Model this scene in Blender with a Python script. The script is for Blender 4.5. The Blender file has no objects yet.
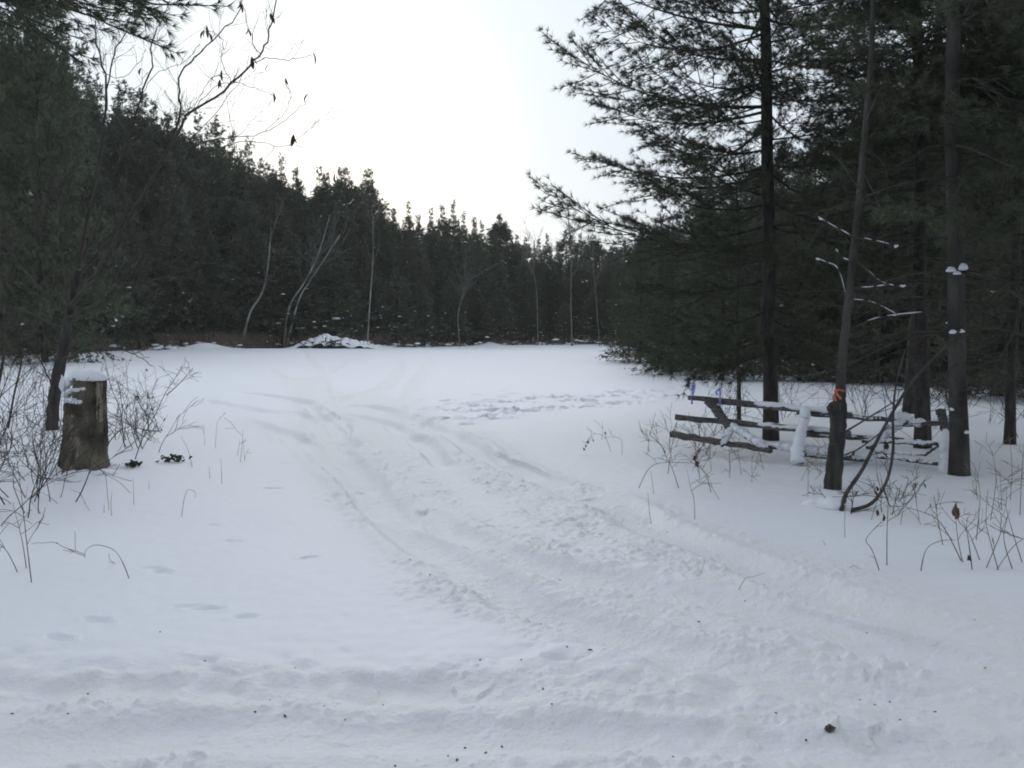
import bpy, math, random
import numpy as np
from mathutils import Vector, Matrix

random.seed(7)
scene = bpy.context.scene
COL = scene.collection
R = math.radians

# ------------------------------------------------------------------ camera
F = 924.0
EYE = 1.6
PITCH = math.atan(54 / F)
cam_d = bpy.data.cameras.new('camera')
cam = bpy.data.objects.new('camera', cam_d)
COL.objects.link(cam)
cam.location = (0, 0, EYE)
cam.rotation_euler = (math.pi / 2 - PITCH, 0, 0)
cam_d.sensor_width = 36.0
cam_d.lens = 36.0 * F / 1024
cam_d.clip_start = 0.05
cam_d.clip_end = 3000
scene.camera = cam
CP, SP = math.cos(PITCH), math.sin(PITCH)


def ray(px, py):
    x = (px - 512) / F
    u = -(py - 384) / F
    return x, CP + u * SP, -SP + u * CP


def P(px, py, D):
    """world point on the sight line of a photo pixel at distance D along the view axis' ground direction"""
    x, y, z = ray(px, py)
    s = D / y
    return np.array([x * s, D, EYE + z * s])


def G(px, py, z=0.0):
    x, y, zz = ray(px, py)
    s = (z - EYE) / zz
    return np.array([x * s, y * s, z])


# ------------------------------------------------------------------ noise
def _hash(ix, iy, seed):
    h = (ix * 374761393 + iy * 668265263 + seed * 1442695041) & 0xFFFFFFFF
    h = ((h ^ (h >> 13)) * 1274126177) & 0xFFFFFFFF
    return (h ^ (h >> 16)) & 0xFFFFFFFF


def perlin(x, y, seed=0):
    x = np.asarray(x, float); y = np.asarray(y, float)
    ix = np.floor(x).astype(np.int64); iy = np.floor(y).astype(np.int64)
    fx = x - ix; fy = y - iy
    u = fx * fx * fx * (fx * (fx * 6 - 15) + 10); v = fy * fy * fy * (fy * (fy * 6 - 15) + 10)

    def g(a, b):
        ang = _hash(ix + a, iy + b, seed) * (2 * math.pi / 4294967296.0)
        return np.cos(ang) * (fx - a) + np.sin(ang) * (fy - b)
    n0 = g(0, 0) * (1 - u) + g(1, 0) * u
    n1 = g(0, 1) * (1 - u) + g(1, 1) * u
    return (n0 * (1 - v) + n1 * v) * 1.5


def worley(x, y, seed=0):
    x = np.asarray(x, float); y = np.asarray(y, float)
    ix = np.floor(x).astype(np.int64); iy = np.floor(y).astype(np.int64)
    best = np.full(x.shape, 9.0); val = np.zeros(x.shape)
    for a in (-1, 0, 1):
        for b in (-1, 0, 1):
            h = _hash(ix + a, iy + b, seed)
            h2 = _hash(ix + a, iy + b, seed + 17)
            px = ix + a + (h & 0xFFFF) / 65536.0
            py = iy + b + (h2 & 0xFFFF) / 65536.0
            d = np.hypot(px - x, py - y)
            m = d < best
            best = np.where(m, d, best)
            val = np.where(m, (h >> 16) / 65536.0, val)
    return best, val


def smooth(a, b, x):
    t = np.clip((x - a) / (b - a), 0, 1)
    return t * t * (3 - 2 * t)


def catmull(pts, n=10):
    pts = [np.asarray(p, float) for p in pts]
    if len(pts) < 3:
        return [pts[0] + (pts[-1] - pts[0]) * t for t in np.linspace(0, 1, n)]
    q = [2 * pts[0] - pts[1]] + pts + [2 * pts[-1] - pts[-2]]
    out = []
    for i in range(1, len(q) - 2):
        p0, p1, p2, p3 = q[i - 1:i + 3]
        for k in range(n):
            t = k / n
            out.append(0.5 * (2 * p1 + (p2 - p0) * t + (2 * p0 - 5 * p1 + 4 * p2 - p3) * t * t + (3 * p1 - p0 - 3 * p2 + p3) * t ** 3))
    out.append(pts[-1])
    return out


def dist_poly(x, y, pts):
    """distance to a polyline and the arc length of the nearest place on it"""
    best = np.full(x.shape, 1e9); arc = np.zeros(x.shape); acc = 0.0
    for a, b in zip(pts[:-1], pts[1:]):
        ax, ay = a[0], a[1]; dx, dy = b[0] - ax, b[1] - ay
        L2 = dx * dx + dy * dy + 1e-12; L = math.sqrt(L2)
        t = np.clip(((x - ax) * dx + (y - ay) * dy) / L2, 0, 1)
        d = np.hypot(x - ax - t * dx, y - ay - t * dy)
        m = d < best
        best = np.where(m, d, best); arc = np.where(m, acc + t * L, arc)
        acc += L
    return best, arc, acc


# ------------------------------------------------------------------ mesh helpers
class MB:
    def __init__(self):
        self.v = []; self.q = []; self.t = []; self.n = 0

    def add(self, v, quads=None, tris=None):
        v = np.asarray(v, float).reshape(-1, 3)
        self.v.append(v)
        if quads is not None and len(quads):
            self.q.append(np.asarray(quads, np.int64) + self.n)
        if tris is not None and len(tris):
            self.t.append(np.asarray(tris, np.int64) + self.n)
        self.n += len(v)

    def tube(self, pts, radii, sides=5, caps=True, flat=1.0, jitter=0.0, rng=None, phase=0.0):
        pts = np.asarray(pts, float)
        n = len(pts)
        radii = np.broadcast_to(np.asarray(radii, float), (n,))
        tan = np.gradient(pts, axis=0)
        tan /= np.linalg.norm(tan, axis=1)[:, None] + 1e-12
        mean = tan.mean(axis=0)
        ref = np.array([0, 0, 1.0]) if abs(mean[2]) < 0.8 * (np.linalg.norm(mean) + 1e-9) else np.array([1.0, 0.02, 0])
        s1 = np.cross(tan, ref); s1 /= np.linalg.norm(s1, axis=1)[:, None] + 1e-12
        s2 = np.cross(s1, tan)
        ang = np.arange(sides) * 2 * math.pi / sides + phase
        rr = radii[:, None] * np.ones((1, sides))
        if jitter and rng is not None:
            rr = rr * (1 + jitter * rng.normal(size=(n, sides)))
        v = pts[:, None, :] + rr[:, :, None] * (np.cos(ang)[None, :, None] * s1[:, None, :] + flat * np.sin(ang)[None, :, None] * s2[:, None, :])
        i = np.arange(n - 1)[:, None] * sides; j = np.arange(sides)[None, :]; j2 = (j + 1) % sides
        q = np.stack([i + j, i + j2, i + sides + j2, i + sides + j], -1).reshape(-1, 4)
        self.add(v, q)
        if caps:
            base = self.n - n * sides
            c0 = self.n
            self.add(np.array([pts[0], pts[-1]]))
            k = np.arange(sides); k2 = (k + 1) % sides
            self.t.append(np.stack([np.full(sides, c0), base + k2, base + k], -1))
            e = base + (n - 1) * sides
            self.t.append(np.stack([np.full(sides, c0 + 1), e + k, e + k2], -1))

    def blob(self, c, sx, sy, sz, rng, rough=0.15, flat_bottom=False, rot=0.0, nu=10, nv=6):
        u = np.arange(nu) * 2 * math.pi / nu
        vv = np.linspace(-math.pi / 2, math.pi / 2, nv + 1)[1:-1]
        pts = [[0, 0, -1.0]]
        for b in vv:
            for a in u:
                pts.append([math.cos(a) * math.cos(b), math.sin(a) * math.cos(b), math.sin(b)])
        pts.append([0, 0, 1.0])
        pts = np.array(pts)
        pts = pts * (1 + rough * rng.normal(size=(len(pts), 1)))
        if flat_bottom:
            pts[:, 2] = np.where(pts[:, 2] < 0, pts[:, 2] * 0.25, pts[:, 2])
        pts = pts * np.array([sx, sy, sz])
        ca, sa = math.cos(rot), math.sin(rot)
        pts = np.stack([pts[:, 0] * ca - pts[:, 1] * sa, pts[:, 0] * sa + pts[:, 1] * ca, pts[:, 2]], -1)
        q = []; t = []
        m = nv - 1
        for i in range(m - 1):
            for j in range(nu):
                q.append([1 + i * nu + j, 1 + i * nu + (j + 1) % nu, 1 + (i + 1) * nu + (j + 1) % nu, 1 + (i + 1) * nu + j])
        for j in range(nu):
            t.append([0, 1 + (j + 1) % nu, 1 + j])
            t.append([len(pts) - 1, 1 + (m - 1) * nu + j, 1 + (m - 1) * nu + (j + 1) % nu])
        self.add(pts + np.asarray(c), q, t)

    def tris(self, T):
        T = np.asarray(T).reshape(-1, 3, 3)
        self.add(T.reshape(-1, 3), None, np.arange(len(T) * 3).reshape(-1, 3))

    def mesh(self, name, mat, smooth_=True, origin=(0, 0, 0)):
        v = np.concatenate(self.v) - np.asarray(origin, float)
        q = np.concatenate(self.q) if self.q else np.zeros((0, 4), np.int64)
        t = np.concatenate(self.t) if self.t else np.zeros((0, 3), np.int64)
        me = bpy.data.meshes.new(name)
        me.vertices.add(len(v)); me.vertices.foreach_set('co', v.astype(np.float32).ravel())
        nl = q.size + t.size
        me.loops.add(nl)
        me.loops.foreach_set('vertex_index', np.concatenate([q.ravel(), t.ravel()]).astype(np.int32))
        me.polygons.add(len(q) + len(t))
        st = np.concatenate([np.arange(len(q)) * 4, q.size + np.arange(len(t)) * 3]).astype(np.int32)
        me.polygons.foreach_set('loop_start', st)
        me.polygons.foreach_set('use_smooth', np.full(len(q) + len(t), smooth_))
        me.update(calc_edges=True)
        if mat: me.materials.append(mat)
        return me


def props(o, label=None, cat=None, group=None, kind=None):
    if label: o['label'] = label
    if cat: o['category'] = cat
    if group: o['group'] = group
    if kind: o['kind'] = kind
    return o


def thing(name, loc, label, cat, group=None):
    o = bpy.data.objects.new(name, None)
    o.empty_display_size = 0.2
    COL.objects.link(o)
    o.location = Vector([float(c) for c in loc])
    return props(o, label, cat, group)


def part(root, name, mb, mat, smooth_=True, sub_of=None, label=None):
    o = bpy.data.objects.new(name, mb.mesh(name, mat, smooth_, tuple(root.location)))
    COL.objects.link(o)
    o.parent = sub_of if sub_of else root
    if label: o['label'] = label
    return o


def single(name, mb, mat, loc, label=None, cat=None, group=None, kind=None, smooth_=True):
    o = bpy.data.objects.new(name, mb.mesh(name, mat, smooth_, loc))
    COL.objects.link(o)
    o.location = Vector([float(c) for c in loc])
    return props(o, label, cat, group, kind)


def copy_tree(o, parent=None):
    c = o.copy(); COL.objects.link(c); c.parent = parent
    for ch in KIDS.get(o.name, ()):
        copy_tree(ch, c)
    return c


KIDS = {}


def remember(root):
    KIDS[root.name] = [o for o in COL.objects if o.parent == root]
    for o in KIDS[root.name]:
        KIDS.setdefault(o.name, [])


# ------------------------------------------------------------------ materials
def mat_new(name):
    m = bpy.data.materials.new(name); m.use_nodes = True
    nt = m.node_tree
    return m, nt, nt.nodes['Principled BSDF']


def mat_var(name, c1, c2, scale=4.0, rough=0.85, bump=0.0, bscale=30.0, stretch=(1, 1, 1), obj_var=0.0, spec=0.2, detail=6.0):
    m, nt, b = mat_new(name)
    N = nt.nodes.new; Lk = nt.links.new
    tc = N('ShaderNodeTexCoord'); mp = N('ShaderNodeMapping')
    mp.inputs['Scale'].default_value = stretch
    Lk(tc.outputs['Object'], mp.inputs['Vector'])
    no = N('ShaderNodeTexNoise'); no.inputs['Scale'].default_value = scale; no.inputs['Detail'].default_value = detail
    Lk(mp.outputs['Vector'], no.inputs['Vector'])
    ra = N('ShaderNodeValToRGB')
    ra.color_ramp.elements[0].position = 0.32; ra.color_ramp.elements[0].color = (*c1, 1)
    ra.color_ramp.elements[1].position = 0.68; ra.color_ramp.elements[1].color = (*c2, 1)
    Lk(no.outputs['Fac'], ra.inputs['Fac'])
    out = ra.outputs['Color']
    if obj_var:
        oi = N('ShaderNodeObjectInfo'); hs = N('ShaderNodeHueSaturation')
        mr = N('ShaderNodeMapRange'); mr.inputs['To Min'].default_value = 1 - obj_var; mr.inputs['To Max'].default_value = 1 + obj_var
        Lk(oi.outputs['Random'], mr.inputs['Value']); Lk(mr.outputs['Result'], hs.inputs['Value'])
        m2 = N('ShaderNodeMath'); m2.operation = 'MULTIPLY_ADD'; m2.inputs[1].default_value = 0.06; m2.inputs[2].default_value = 0.47
        m3 = N('ShaderNodeMath'); m3.operation = 'FRACT'
        m4 = N('ShaderNodeMath'); m4.operation = 'MULTIPLY'; m4.inputs[1].default_value = 7.31
        Lk(oi.outputs['Random'], m4.inputs[0]); Lk(m4.outputs[0], m3.inputs[0]); Lk(m3.outputs[0], m2.inputs[0]); Lk(m2.outputs[0], hs.inputs['Hue'])
        Lk(out, hs.inputs['Color']); out = hs.outputs['Color']
    Lk(out, b.inputs['Base Color'])
    b.inputs['Roughness'].default_value = rough
    b.inputs['Specular IOR Level'].default_value = spec
    if bump:
        n2 = N('ShaderNodeTexNoise'); n2.inputs['Scale'].default_value = bscale; n2.inputs['Detail'].default_value = 8
        Lk(mp.outputs['Vector'], n2.inputs['Vector'])
        bp = N('ShaderNodeBump'); bp.inputs['Strength'].default_value = bump; bp.inputs['Distance'].default_value = 0.03
        Lk(n2.outputs['Fac'], bp.inputs['Height']); Lk(bp.outputs['Normal'], b.inputs['Normal'])
    return m


M = {}
M['needle'] = mat_var('pine_needles', (0.085, 0.096, 0.060), (0.114, 0.124, 0.083), 1.2, 0.75, obj_var=0.22, spec=0.25)
M['needle_far'] = mat_var('far_needles', (0.086, 0.099, 0.066), (0.112, 0.124, 0.088), 0.5, 0.85, obj_var=0.28, spec=0.2)
M['bark'] = mat_var('pine_bark', (0.030, 0.027, 0.025), (0.085, 0.078, 0.070), 14, 0.95, 0.9, 22, (1, 1, 0.25))
M['bark_grey'] = mat_var('grey_bark', (0.034, 0.031, 0.028), (0.098, 0.097, 0.084), 3.2, 0.95, 0.9, 26, (1.6, 1.6, 0.5))
M['twig'] = mat_var('bare_twigs', (0.045, 0.038, 0.034), (0.095, 0.083, 0.074), 6, 0.9)
M['twig_grey'] = mat_var('grey_twigs', (0.10, 0.098, 0.088), (0.20, 0.195, 0.18), 6, 0.9)
M['birch'] = mat_var('pale_birch_bark', (0.07, 0.068, 0.064), (0.40, 0.39, 0.37), 0.8, 0.8, stretch=(1, 1, 1.0))
M['weed'] = mat_var('dry_weed_stalks', (0.12, 0.095, 0.072), (0.27, 0.215, 0.16), 9, 0.9)
M['dry_leaf'] = mat_var('dry_leaves', (0.05, 0.032, 0.022), (0.12, 0.07, 0.045), 9, 0.8)
M['brush'] = mat_var('rusty_brush', (0.115, 0.092, 0.076), (0.235, 0.178, 0.138), 0.35, 0.9)
M['stump_bark'] = mat_var('stump_bark', (0.020, 0.017, 0.014), (0.20, 0.175, 0.135), 6.5, 0.95, 1.0, 18, (1, 1, 0.6), detail=9)
M['stump_bare'] = mat_var('bare_stump_wood', (0.13, 0.11, 0.08), (0.34, 0.295, 0.22), 7, 0.9, 0.5, 20, (1, 1, 0.25))
M['rail'] = mat_var('weathered_rail', (0.055, 0.052, 0.050), (0.19, 0.182, 0.172), 8, 0.9, 0.8, 30, (0.4, 3, 6))
M['evergreen'] = mat_var('evergreen_fern', (0.022, 0.034, 0.014), (0.055, 0.07, 0.032), 20, 0.7)
M['dirt'] = mat_var('dirt_crumb', (0.06, 0.05, 0.042), (0.17, 0.14, 0.115), 40, 0.95)
M['orange'] = mat_var('orange_tape', (0.62, 0.13, 0.06), (0.72, 0.21, 0.12), 20, 0.5)
M['blue'] = mat_var('blue_tape', (0.10, 0.12, 0.62), (0.60, 0.66, 0.88), 28, 0.5, detail=2)


def snow_material(name, ground=False):
    m, nt, b = mat_new(name)
    N = nt.nodes.new; Lk = nt.links.new
    b.inputs['Roughness'].default_value = 0.55
    b.inputs['Specular IOR Level'].default_value = 0.7
    tc = N('ShaderNodeTexCoord')
    n1 = N('ShaderNodeTexNoise'); n1.inputs['Scale'].default_value = 38 if ground else 25; n1.inputs['Detail'].default_value = 6
    n2 = N('ShaderNodeTexNoise'); n2.inputs['Scale'].default_value = 9; n2.inputs['Detail'].default_value = 5
    Lk(tc.outputs['Object'], n1.inputs['Vector']); Lk(tc.outputs['Object'], n2.inputs['Vector'])
    bp = N('ShaderNodeBump'); bp.inputs['Strength'].default_value = 0.25; bp.inputs['Distance'].default_value = 0.02
    Lk(n1.outputs['Fac'], bp.inputs['Height'])
    Lk(bp.outputs['Normal'], b.inputs['Normal'])
    if ground:
        at = N('ShaderNodeAttribute'); at.attribute_name = 'wear'
        # packed, driven snow carries road dirt; patchy
        pr = N('ShaderNodeMapRange'); pr.inputs['From Min'].default_value = 0.35; pr.inputs['From Max'].default_value = 0.7
        Lk(n2.outputs['Fac'], pr.inputs['Value'])
        mu = N('ShaderNodeMath'); mu.operation = 'MULTIPLY'
        Lk(at.outputs['Fac'], mu.inputs[0]); Lk(pr.outputs['Result'], mu.inputs[1])
        ad = N('ShaderNodeMath'); ad.operation = 'MULTIPLY_ADD'; ad.inputs[1].default_value = 0.35
        Lk(at.outputs['Fac'], ad.inputs[0]); Lk(mu.outputs[0], ad.inputs[2])
        mx = N('ShaderNodeMix'); mx.data_type = 'RGBA'
        mx.inputs['A'].default_value = (0.82, 0.84, 0.875, 1)
        mx.inputs['B'].default_value = (0.805, 0.79, 0.775, 1)
        m5 = N('ShaderNodeMath'); m5.operation = 'MULTIPLY'; m5.inputs[1].default_value = 0.62; m5.use_clamp = True
        Lk(ad.outputs[0], m5.inputs[0]); Lk(m5.outputs[0], mx.inputs['Factor'])
        Lk(mx.outputs['Result'], b.inputs['Base Color'])
        bs = N('ShaderNodeMath'); bs.operation = 'MULTIPLY_ADD'; bs.inputs[1].default_value = 0.5; bs.inputs[2].default_value = 0.12
        Lk(at.outputs['Fac'], bs.inputs[0]); Lk(bs.outputs[0], bp.inputs['Strength'])
    else:
        b.inputs['Base Color'].default_value = (0.82, 0.84, 0.875, 1)
    return m


M['snow'] = snow_material('clinging_snow')
M['snow_ground'] = snow_material('snow_cover', True)

# ------------------------------------------------------------------ the snow ground
def gl(pix):
    return catmull([G(a, b)[:2] for a, b in pix], 8)


RUTS = [  # photo pixels of each wheel track, half width m, depth m
    ([(219, 394), (250, 396), (294, 402), (312, 409), (330, 424), (352, 455)], 0.16, 0.07),
    ([(190, 402), (216, 405), (260, 413), (297, 416), (322, 433), (338, 455), (360, 476), (390, 505), (430, 545)], 0.17, 0.075),
    ([(232, 419), (262, 428), (294, 440), (329, 461), (362, 490), (400, 530), (470, 580), (560, 618), (700, 660), (1024, 735)], 0.17, 0.07),
    ([(335, 408), (360, 407), (391, 411), (428, 427), (470, 450), (510, 468), (545, 485)], 0.16, 0.06),
    ([(330, 415), (352, 417), (385, 424), (410, 440), (450, 470)], 0.15, 0.05),
    ([(480, 452), (520, 470), (560, 492), (610, 508), (650, 530), (720, 560), (830, 598), (1060, 655)], 0.19, 0.07),
    ([(420, 508), (445, 527), (475, 545), (540, 572), (640, 590), (780, 618), (1060, 690)], 0.17, 0.065),
    ([(268, 371), (285, 380), (307, 381), (330, 374), (345, 362)], 0.16, 0.05),
    ([(400, 360), (398, 372), (386, 388), (350, 400), (335, 408)], 0.2, 0.05),
    ([(300, 352), (318, 372), (322, 392), (330, 412), (345, 440)], 0.2, 0.05),
    ([(430, 360), (420, 378), (410, 395), (420, 418)], 0.18, 0.04),
    ([(-120, 690), (60, 694), (240, 693), (420, 688), (640, 690)], 0.13, 0.05),
    ([(-150, 746), (80, 741), (300, 735), (520, 733), (760, 742), (1150, 770)], 0.14, 0.045),
    ([(640, 690), (720, 676), (840, 690), (1060, 735)], 0.14, 0.03),
]
RUTS = [(gl(p), w, d * (1.6 if k in (0, 3, 4) else 0.85)) for k, (p, w, d) in enumerate(RUTS)]
WORN = [  # driven or ploughed zones: photo pixels, half width m
    ([(300, 380), (330, 415), (370, 470), (440, 530), (560, 590), (760, 640), (1100, 700)], 0.75),
    ([(350, 395), (420, 425), (500, 470), (600, 520), (760, 575), (1100, 650)], 0.75),
    ([(-300, 700), (100, 700), (400, 700), (700, 700), (1300, 720)], 0.42),
    ([(-300, 770), (300, 770), (800, 770), (1300, 790)], 0.6),
    ([(480, 590), (700, 650), (900, 680)], 0.5),
]
WORN = [(gl(p), w) for p, w in WORN]
# boot prints: a double line of long prints crossing to the fence, and scuffs
PRINTS = []
_rp = np.random.RandomState(5)
for x0, y0, x1, y1, n in ((452, 408, 700, 389, 12), (462, 420, 690, 397, 11), (500, 412, 660, 395, 5)):
    for k in range(n):
        t = (k + _rp.uniform(-.25, .25)) / n
        p = G(x0 + (x1 - x0) * t, y0 + (y1 - y0) * t + _rp.uniform(-2.2, 2.2))
        PRINTS.append((p[0], p[1], _rp.uniform(.22, .44), _rp.uniform(.11, .18), -0.05 + _rp.uniform(-.4, .4), _rp.uniform(.13, .19)))
for k in range(70):
    px = _rp.uniform(400, 520); py = 356 + (_rp.uniform(0, 1) ** 0.8) * 70
    p = G(px, py)
    PRINTS.append((p[0], p[1], _rp.uniform(.14, .3), .13, _rp.uniform(-1, 1), _rp.uniform(.03, .07)))
for px, py in ((150, 568), (162, 571), (214, 525), (232, 541), (160, 574), (205, 610), (245, 618), (345, 492), (360, 488), (285, 466), (273, 490),
               (505, 490), (525, 489), (430, 492), (445, 493), (575, 512), (600, 515), (590, 500), (190, 608), (100, 622), (60, 640), (310, 560)):
    p = G(px, py)
    PRINTS.append((p[0], p[1], _rp.uniform(.07, .13), .045, _rp.uniform(-.5, .5), _rp.uniform(.012, .024)))
BANK = gl([(-300, 665), (0, 668), (200, 672), (400, 668), (620, 676)])
LUMPY = gl([(-300, 676), (100, 680), (400, 675), (640, 680), (760, 710), (900, 735)])
MOUND = [(P(205, 340, 70)[:2], 2.2, 0.5), (P(490, 344, 92)[:2], 1.6, 0.55), (P(590, 344, 95)[:2], 2.0, 0.5), (P(370, 345, 80)[:2], 2.5, 0.4)]


def ground(x, y, want_wear=False):
    x = np.atleast_1d(np.asarray(x, float)); y = np.atleast_1d(np.asarray(y, float))
    r = np.hypot(x, y)
    h = 0.04 * perlin(x / 4.1, y / 4.1, 1) * smooth(2, 7, r) + 0.012 * perlin(x / 1.3, y / 1.3, 2)
    h += 0.22 * perlin(x / 31, y / 31, 3) * smooth(14, 50, r)
    h += 0.007 * perlin(x / 0.55, y / 0.8, 9) + 0.03 * smooth(5.0, 9.5, y) * (y < 1e3)
    # shoulders where the stump and the fence stand
    h += 0.10 * np.exp(-(((x + 5.6) / 1.8) ** 2 + ((y - 11.5) / 2.5) ** 2))
    h += 0.0 * np.exp(-(((x - 4.4) / 2.4) ** 2 + ((y - 10.5) / 2.2) ** 2))
    for (c, s, a) in MOUND:
        h += a * np.exp(-((x - c[0]) ** 2 + (y - c[1]) ** 2) / (2 * (s * 0.5) ** 2))
    wear = np.zeros(x.shape)
    near = np.where((np.abs(x) < 26) & (y > 1.0) & (y < 75))[0]
    if len(near):
        X = x[near]; Y = y[near]
        # wander, so that no track is a ruled line
        WX = X + 0.05 * perlin(X / 0.5, Y / 0.5, 21) + 0.10 * perlin(X / 1.7, Y / 1.7, 22)
        WY = Y + 0.05 * perlin(X / 0.5, Y / 0.5, 23) + 0.10 * perlin(X / 1.7, Y / 1.7, 24)
        hh = np.zeros(X.shape); ww = np.zeros(X.shape)
        for pts, w in WORN:
            d, s, L = dist_poly(WX, WY, pts)
            ww = np.maximum(ww, 1 - smooth(w * 0.5, w * 1.35, d))
        rut = np.zeros(X.shape); press = np.zeros(X.shape)
        for i, (pts, w, dep) in enumerate(RUTS):
            d, s, L = dist_poly(WX, WY, pts)
            fade = smooth(0, 0.9, s) * smooth(0, 0.9, L - s)
            amp = 1.05 * dep * fade * (0.75 + 0.5 * perlin(s / 1.3, s * 0 + i * 7.7, 31))
            g = -amp * np.exp(-(d / w) ** 4)
            rim = (0.30 if i < 11 else 0.12) * amp * np.exp(-((d - 1.55 * w) / (0.42 * w)) ** 2)
            rut = np.where(np.abs(g) > np.abs(rut), g, rut) + rim
            press = np.maximum(press, fade * np.exp(-(d / (1.15 * w)) ** 6))
            ww = np.maximum(ww, 0.75 * fade * np.exp(-(d / (1.5 * w)) ** 4))
        hh += rut
        patch = (0.65 + 0.65 * smooth(-.35, .4, perlin(X / 1.1, Y / 1.1, 71) + .4 * perlin(X / .4, Y / .4, 72))) * (1 - .5 * press)
        wear_ = ww; ww = ww * patch
        # loose and lumpy snow in the driven part
        n1 = perlin(X / 0.33, Y / 0.33, 41); n2 = perlin(X / 0.14, Y / 0.14, 42); n3 = perlin(X / 0.06, Y / 0.06, 43)
        hh += ww * (0.007 * n1 + 0.006 * n2 + 0.0045 * n3)
        wd, wv = worley(X / 0.19, Y / 0.19, 44)
        hh += ww * np.where(wv > 0.62, 0.022 * (wv - 0.5) * np.clip(1 - (wd / 0.45) ** 2, 0, 1), 0)
        wd, wv = worley(X / 0.085, Y / 0.085, 45)
        hh += ww * np.where(wv > 0.6, 0.020 * (wv - 0.4) * np.clip(1 - (wd / 0.5) ** 2, 0, 1), 0)
        for sc, thr, a_, sd_ in ((0.075, .62, .024, 47), (0.048, .58, .017, 48), (0.031, .52, .010, 49)):
            wd, wv = worley(X / sc + 0.4 * n2, Y / sc, sd_)
            clump = smooth(-.15, .45, perlin(X / .45, Y / .45, sd_ + 5))
            hh += ww * clump * np.where(wv > thr, a_ * np.clip(1.15 - wd / 0.42, 0, .8), 0) * (1 - smooth(9, 16, Y))
        ww = wear_
        # ploughed ridge along the lane, broken into clods
        d, s, L = dist_poly(WX, WY, BANK)
        e = np.exp(-(d / 0.30) ** 2)
        hh += e * (0.004 + 0.010 * n1 + .008 * n2)
        d, s, L = dist_poly(WX, WY, LUMPY)
        e = np.exp(-(d / 0.40) ** 2) * (0.9 + 0.7 * perlin(X / .8, Y / .8, 61))
        w1, v1 = worley(X / 0.24 + 0.3 * n2, Y / 0.24, 46)
        hh += e * (np.where(v1 > 0.45, 0.036 * v1 * np.clip(1 - (w1 / 0.55) ** 2, 0, 1), 0) + 0.010 * n1 + 0.010 * n2)
        ww = np.maximum(ww, 0.55 * e)
        for (cx, cy, a, b, rot, dep) in PRINTS:
            k = np.where((np.abs(X - cx) < 1.2) & (np.abs(Y - cy) < 1.2))[0]
            if not len(k): continue
            ca, sa = math.cos(rot), math.sin(rot)
            u = ((X[k] - cx) * ca + (Y[k] - cy) * sa) / a; v = (-(X[k] - cx) * sa + (Y[k] - cy) * ca) / b
            q = np.sqrt(u * u + v * v) * (1 + .28 * perlin(X[k] / .09, Y[k] / .09, 73)) + .12 * perlin(X[k] / .04, Y[k] / .04, 74)
            hh[k] += -dep * (1 - smooth(0.45, 1.05, q)) + 0.25 * dep * np.exp(-((q - 1.25) / 0.22) ** 2)
        # tiny texture of undisturbed snow
        hh += 0.004 * perlin(X / 0.11, Y / 0.11, 47) * (1 - ww)
        far_fade = 1 - smooth(55, 74, Y)
        h[near] += hh * far_fade
        wear[near] = ww * far_fade
    if want_wear: return h, wear
    return h


def gz(x, y):
    return float(ground([x], [y])[0])


def on_ground(px, py):
    """the place where a photo pixel meets the ground"""
    p = G(px, py)
    for _ in range(4):
        p = G(px, py, gz(p[0], p[1]))
    return p


def build_ground():
    rr = [0.35]
    while rr[-1] < 900:
        r = rr[-1]
        k = 0.05 if r < 2.2 else 0.0034 if r < 14 else 0.008 if r < 80 else 0.05
        rr.append(r * (1 + k))
    rr = np.array(rr)
    dense = np.arange(-38, 38.01, 0.115)
    coarse_r = np.arange(42, 319, 6.0)
    th = np.radians(np.concatenate([dense, coarse_r]))   # measured from +Y towards +X
    n, m = len(rr), len(th)
    X = (rr[:, None] * np.sin(th)[None, :]).ravel(); Y = (rr[:, None] * np.cos(th)[None, :]).ravel()
    h, w = ground(X, Y, True)
    i = np.arange(n - 1)[:, None] * m; j = np.arange(m)[None, :]; j2 = (j + 1) % m
    q = np.stack([i + j, i + m + j, i + m + j2, i + j2], -1).reshape(-1, 4)
    mb = MB(); mb.add(np.stack([X, Y, h], -1), q)
    c0 = mb.n; mb.add([[0, 0, 0.0]])
    k = np.arange(m); mb.t.append(np.stack([np.full(m, c0), k, (k + 1) % m], -1))
    me = mb.mesh('snow_ground', M['snow_ground'])
    a = me.attributes.new('wear', 'FLOAT', 'POINT')
    a.data.foreach_set('value', np.concatenate([w, [0.0]]).astype(np.float32))
    o = bpy.data.objects.new('snow_ground', me); COL.objects.link(o)
    o['kind'] = 'structure'


build_ground()

# ------------------------------------------------------------------ pines
def needle_tufts(pos, dirs, rng, n, L, w, spread=(0.25, 1.0)):
    """pos, dirs (k,3) -> (k*n,3,3): a brush of thin tapering needles at every twig tip"""
    k = len(pos)
    pos = np.repeat(pos, n, 0); d = np.repeat(dirs, n, 0)
    a = rng.normal(size=(k * n, 3)); a -= (a * d).sum(1)[:, None] * d
    a /= np.linalg.norm(a, axis=1)[:, None] + 1e-9
    ang = rng.uniform(spread[0], spread[1], (k * n, 1))
    nd = d * np.cos(ang) + a * np.sin(ang)
    ln = L * rng.uniform(0.65, 1.15, (k * n, 1))
    side = np.cross(nd, rng.normal(size=(k * n, 3))); side /= np.linalg.norm(side, axis=1)[:, None] + 1e-9
    back = pos - d * L * 0.25 * rng.uniform(0, 1, (k * n, 1))
    tip = back + nd * ln
    tip[:, 2] -= 0.06 * ln[:, 0]
    return np.stack([back - side * w * 0.5, back + side * w * 0.5, tip], 1)


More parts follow.
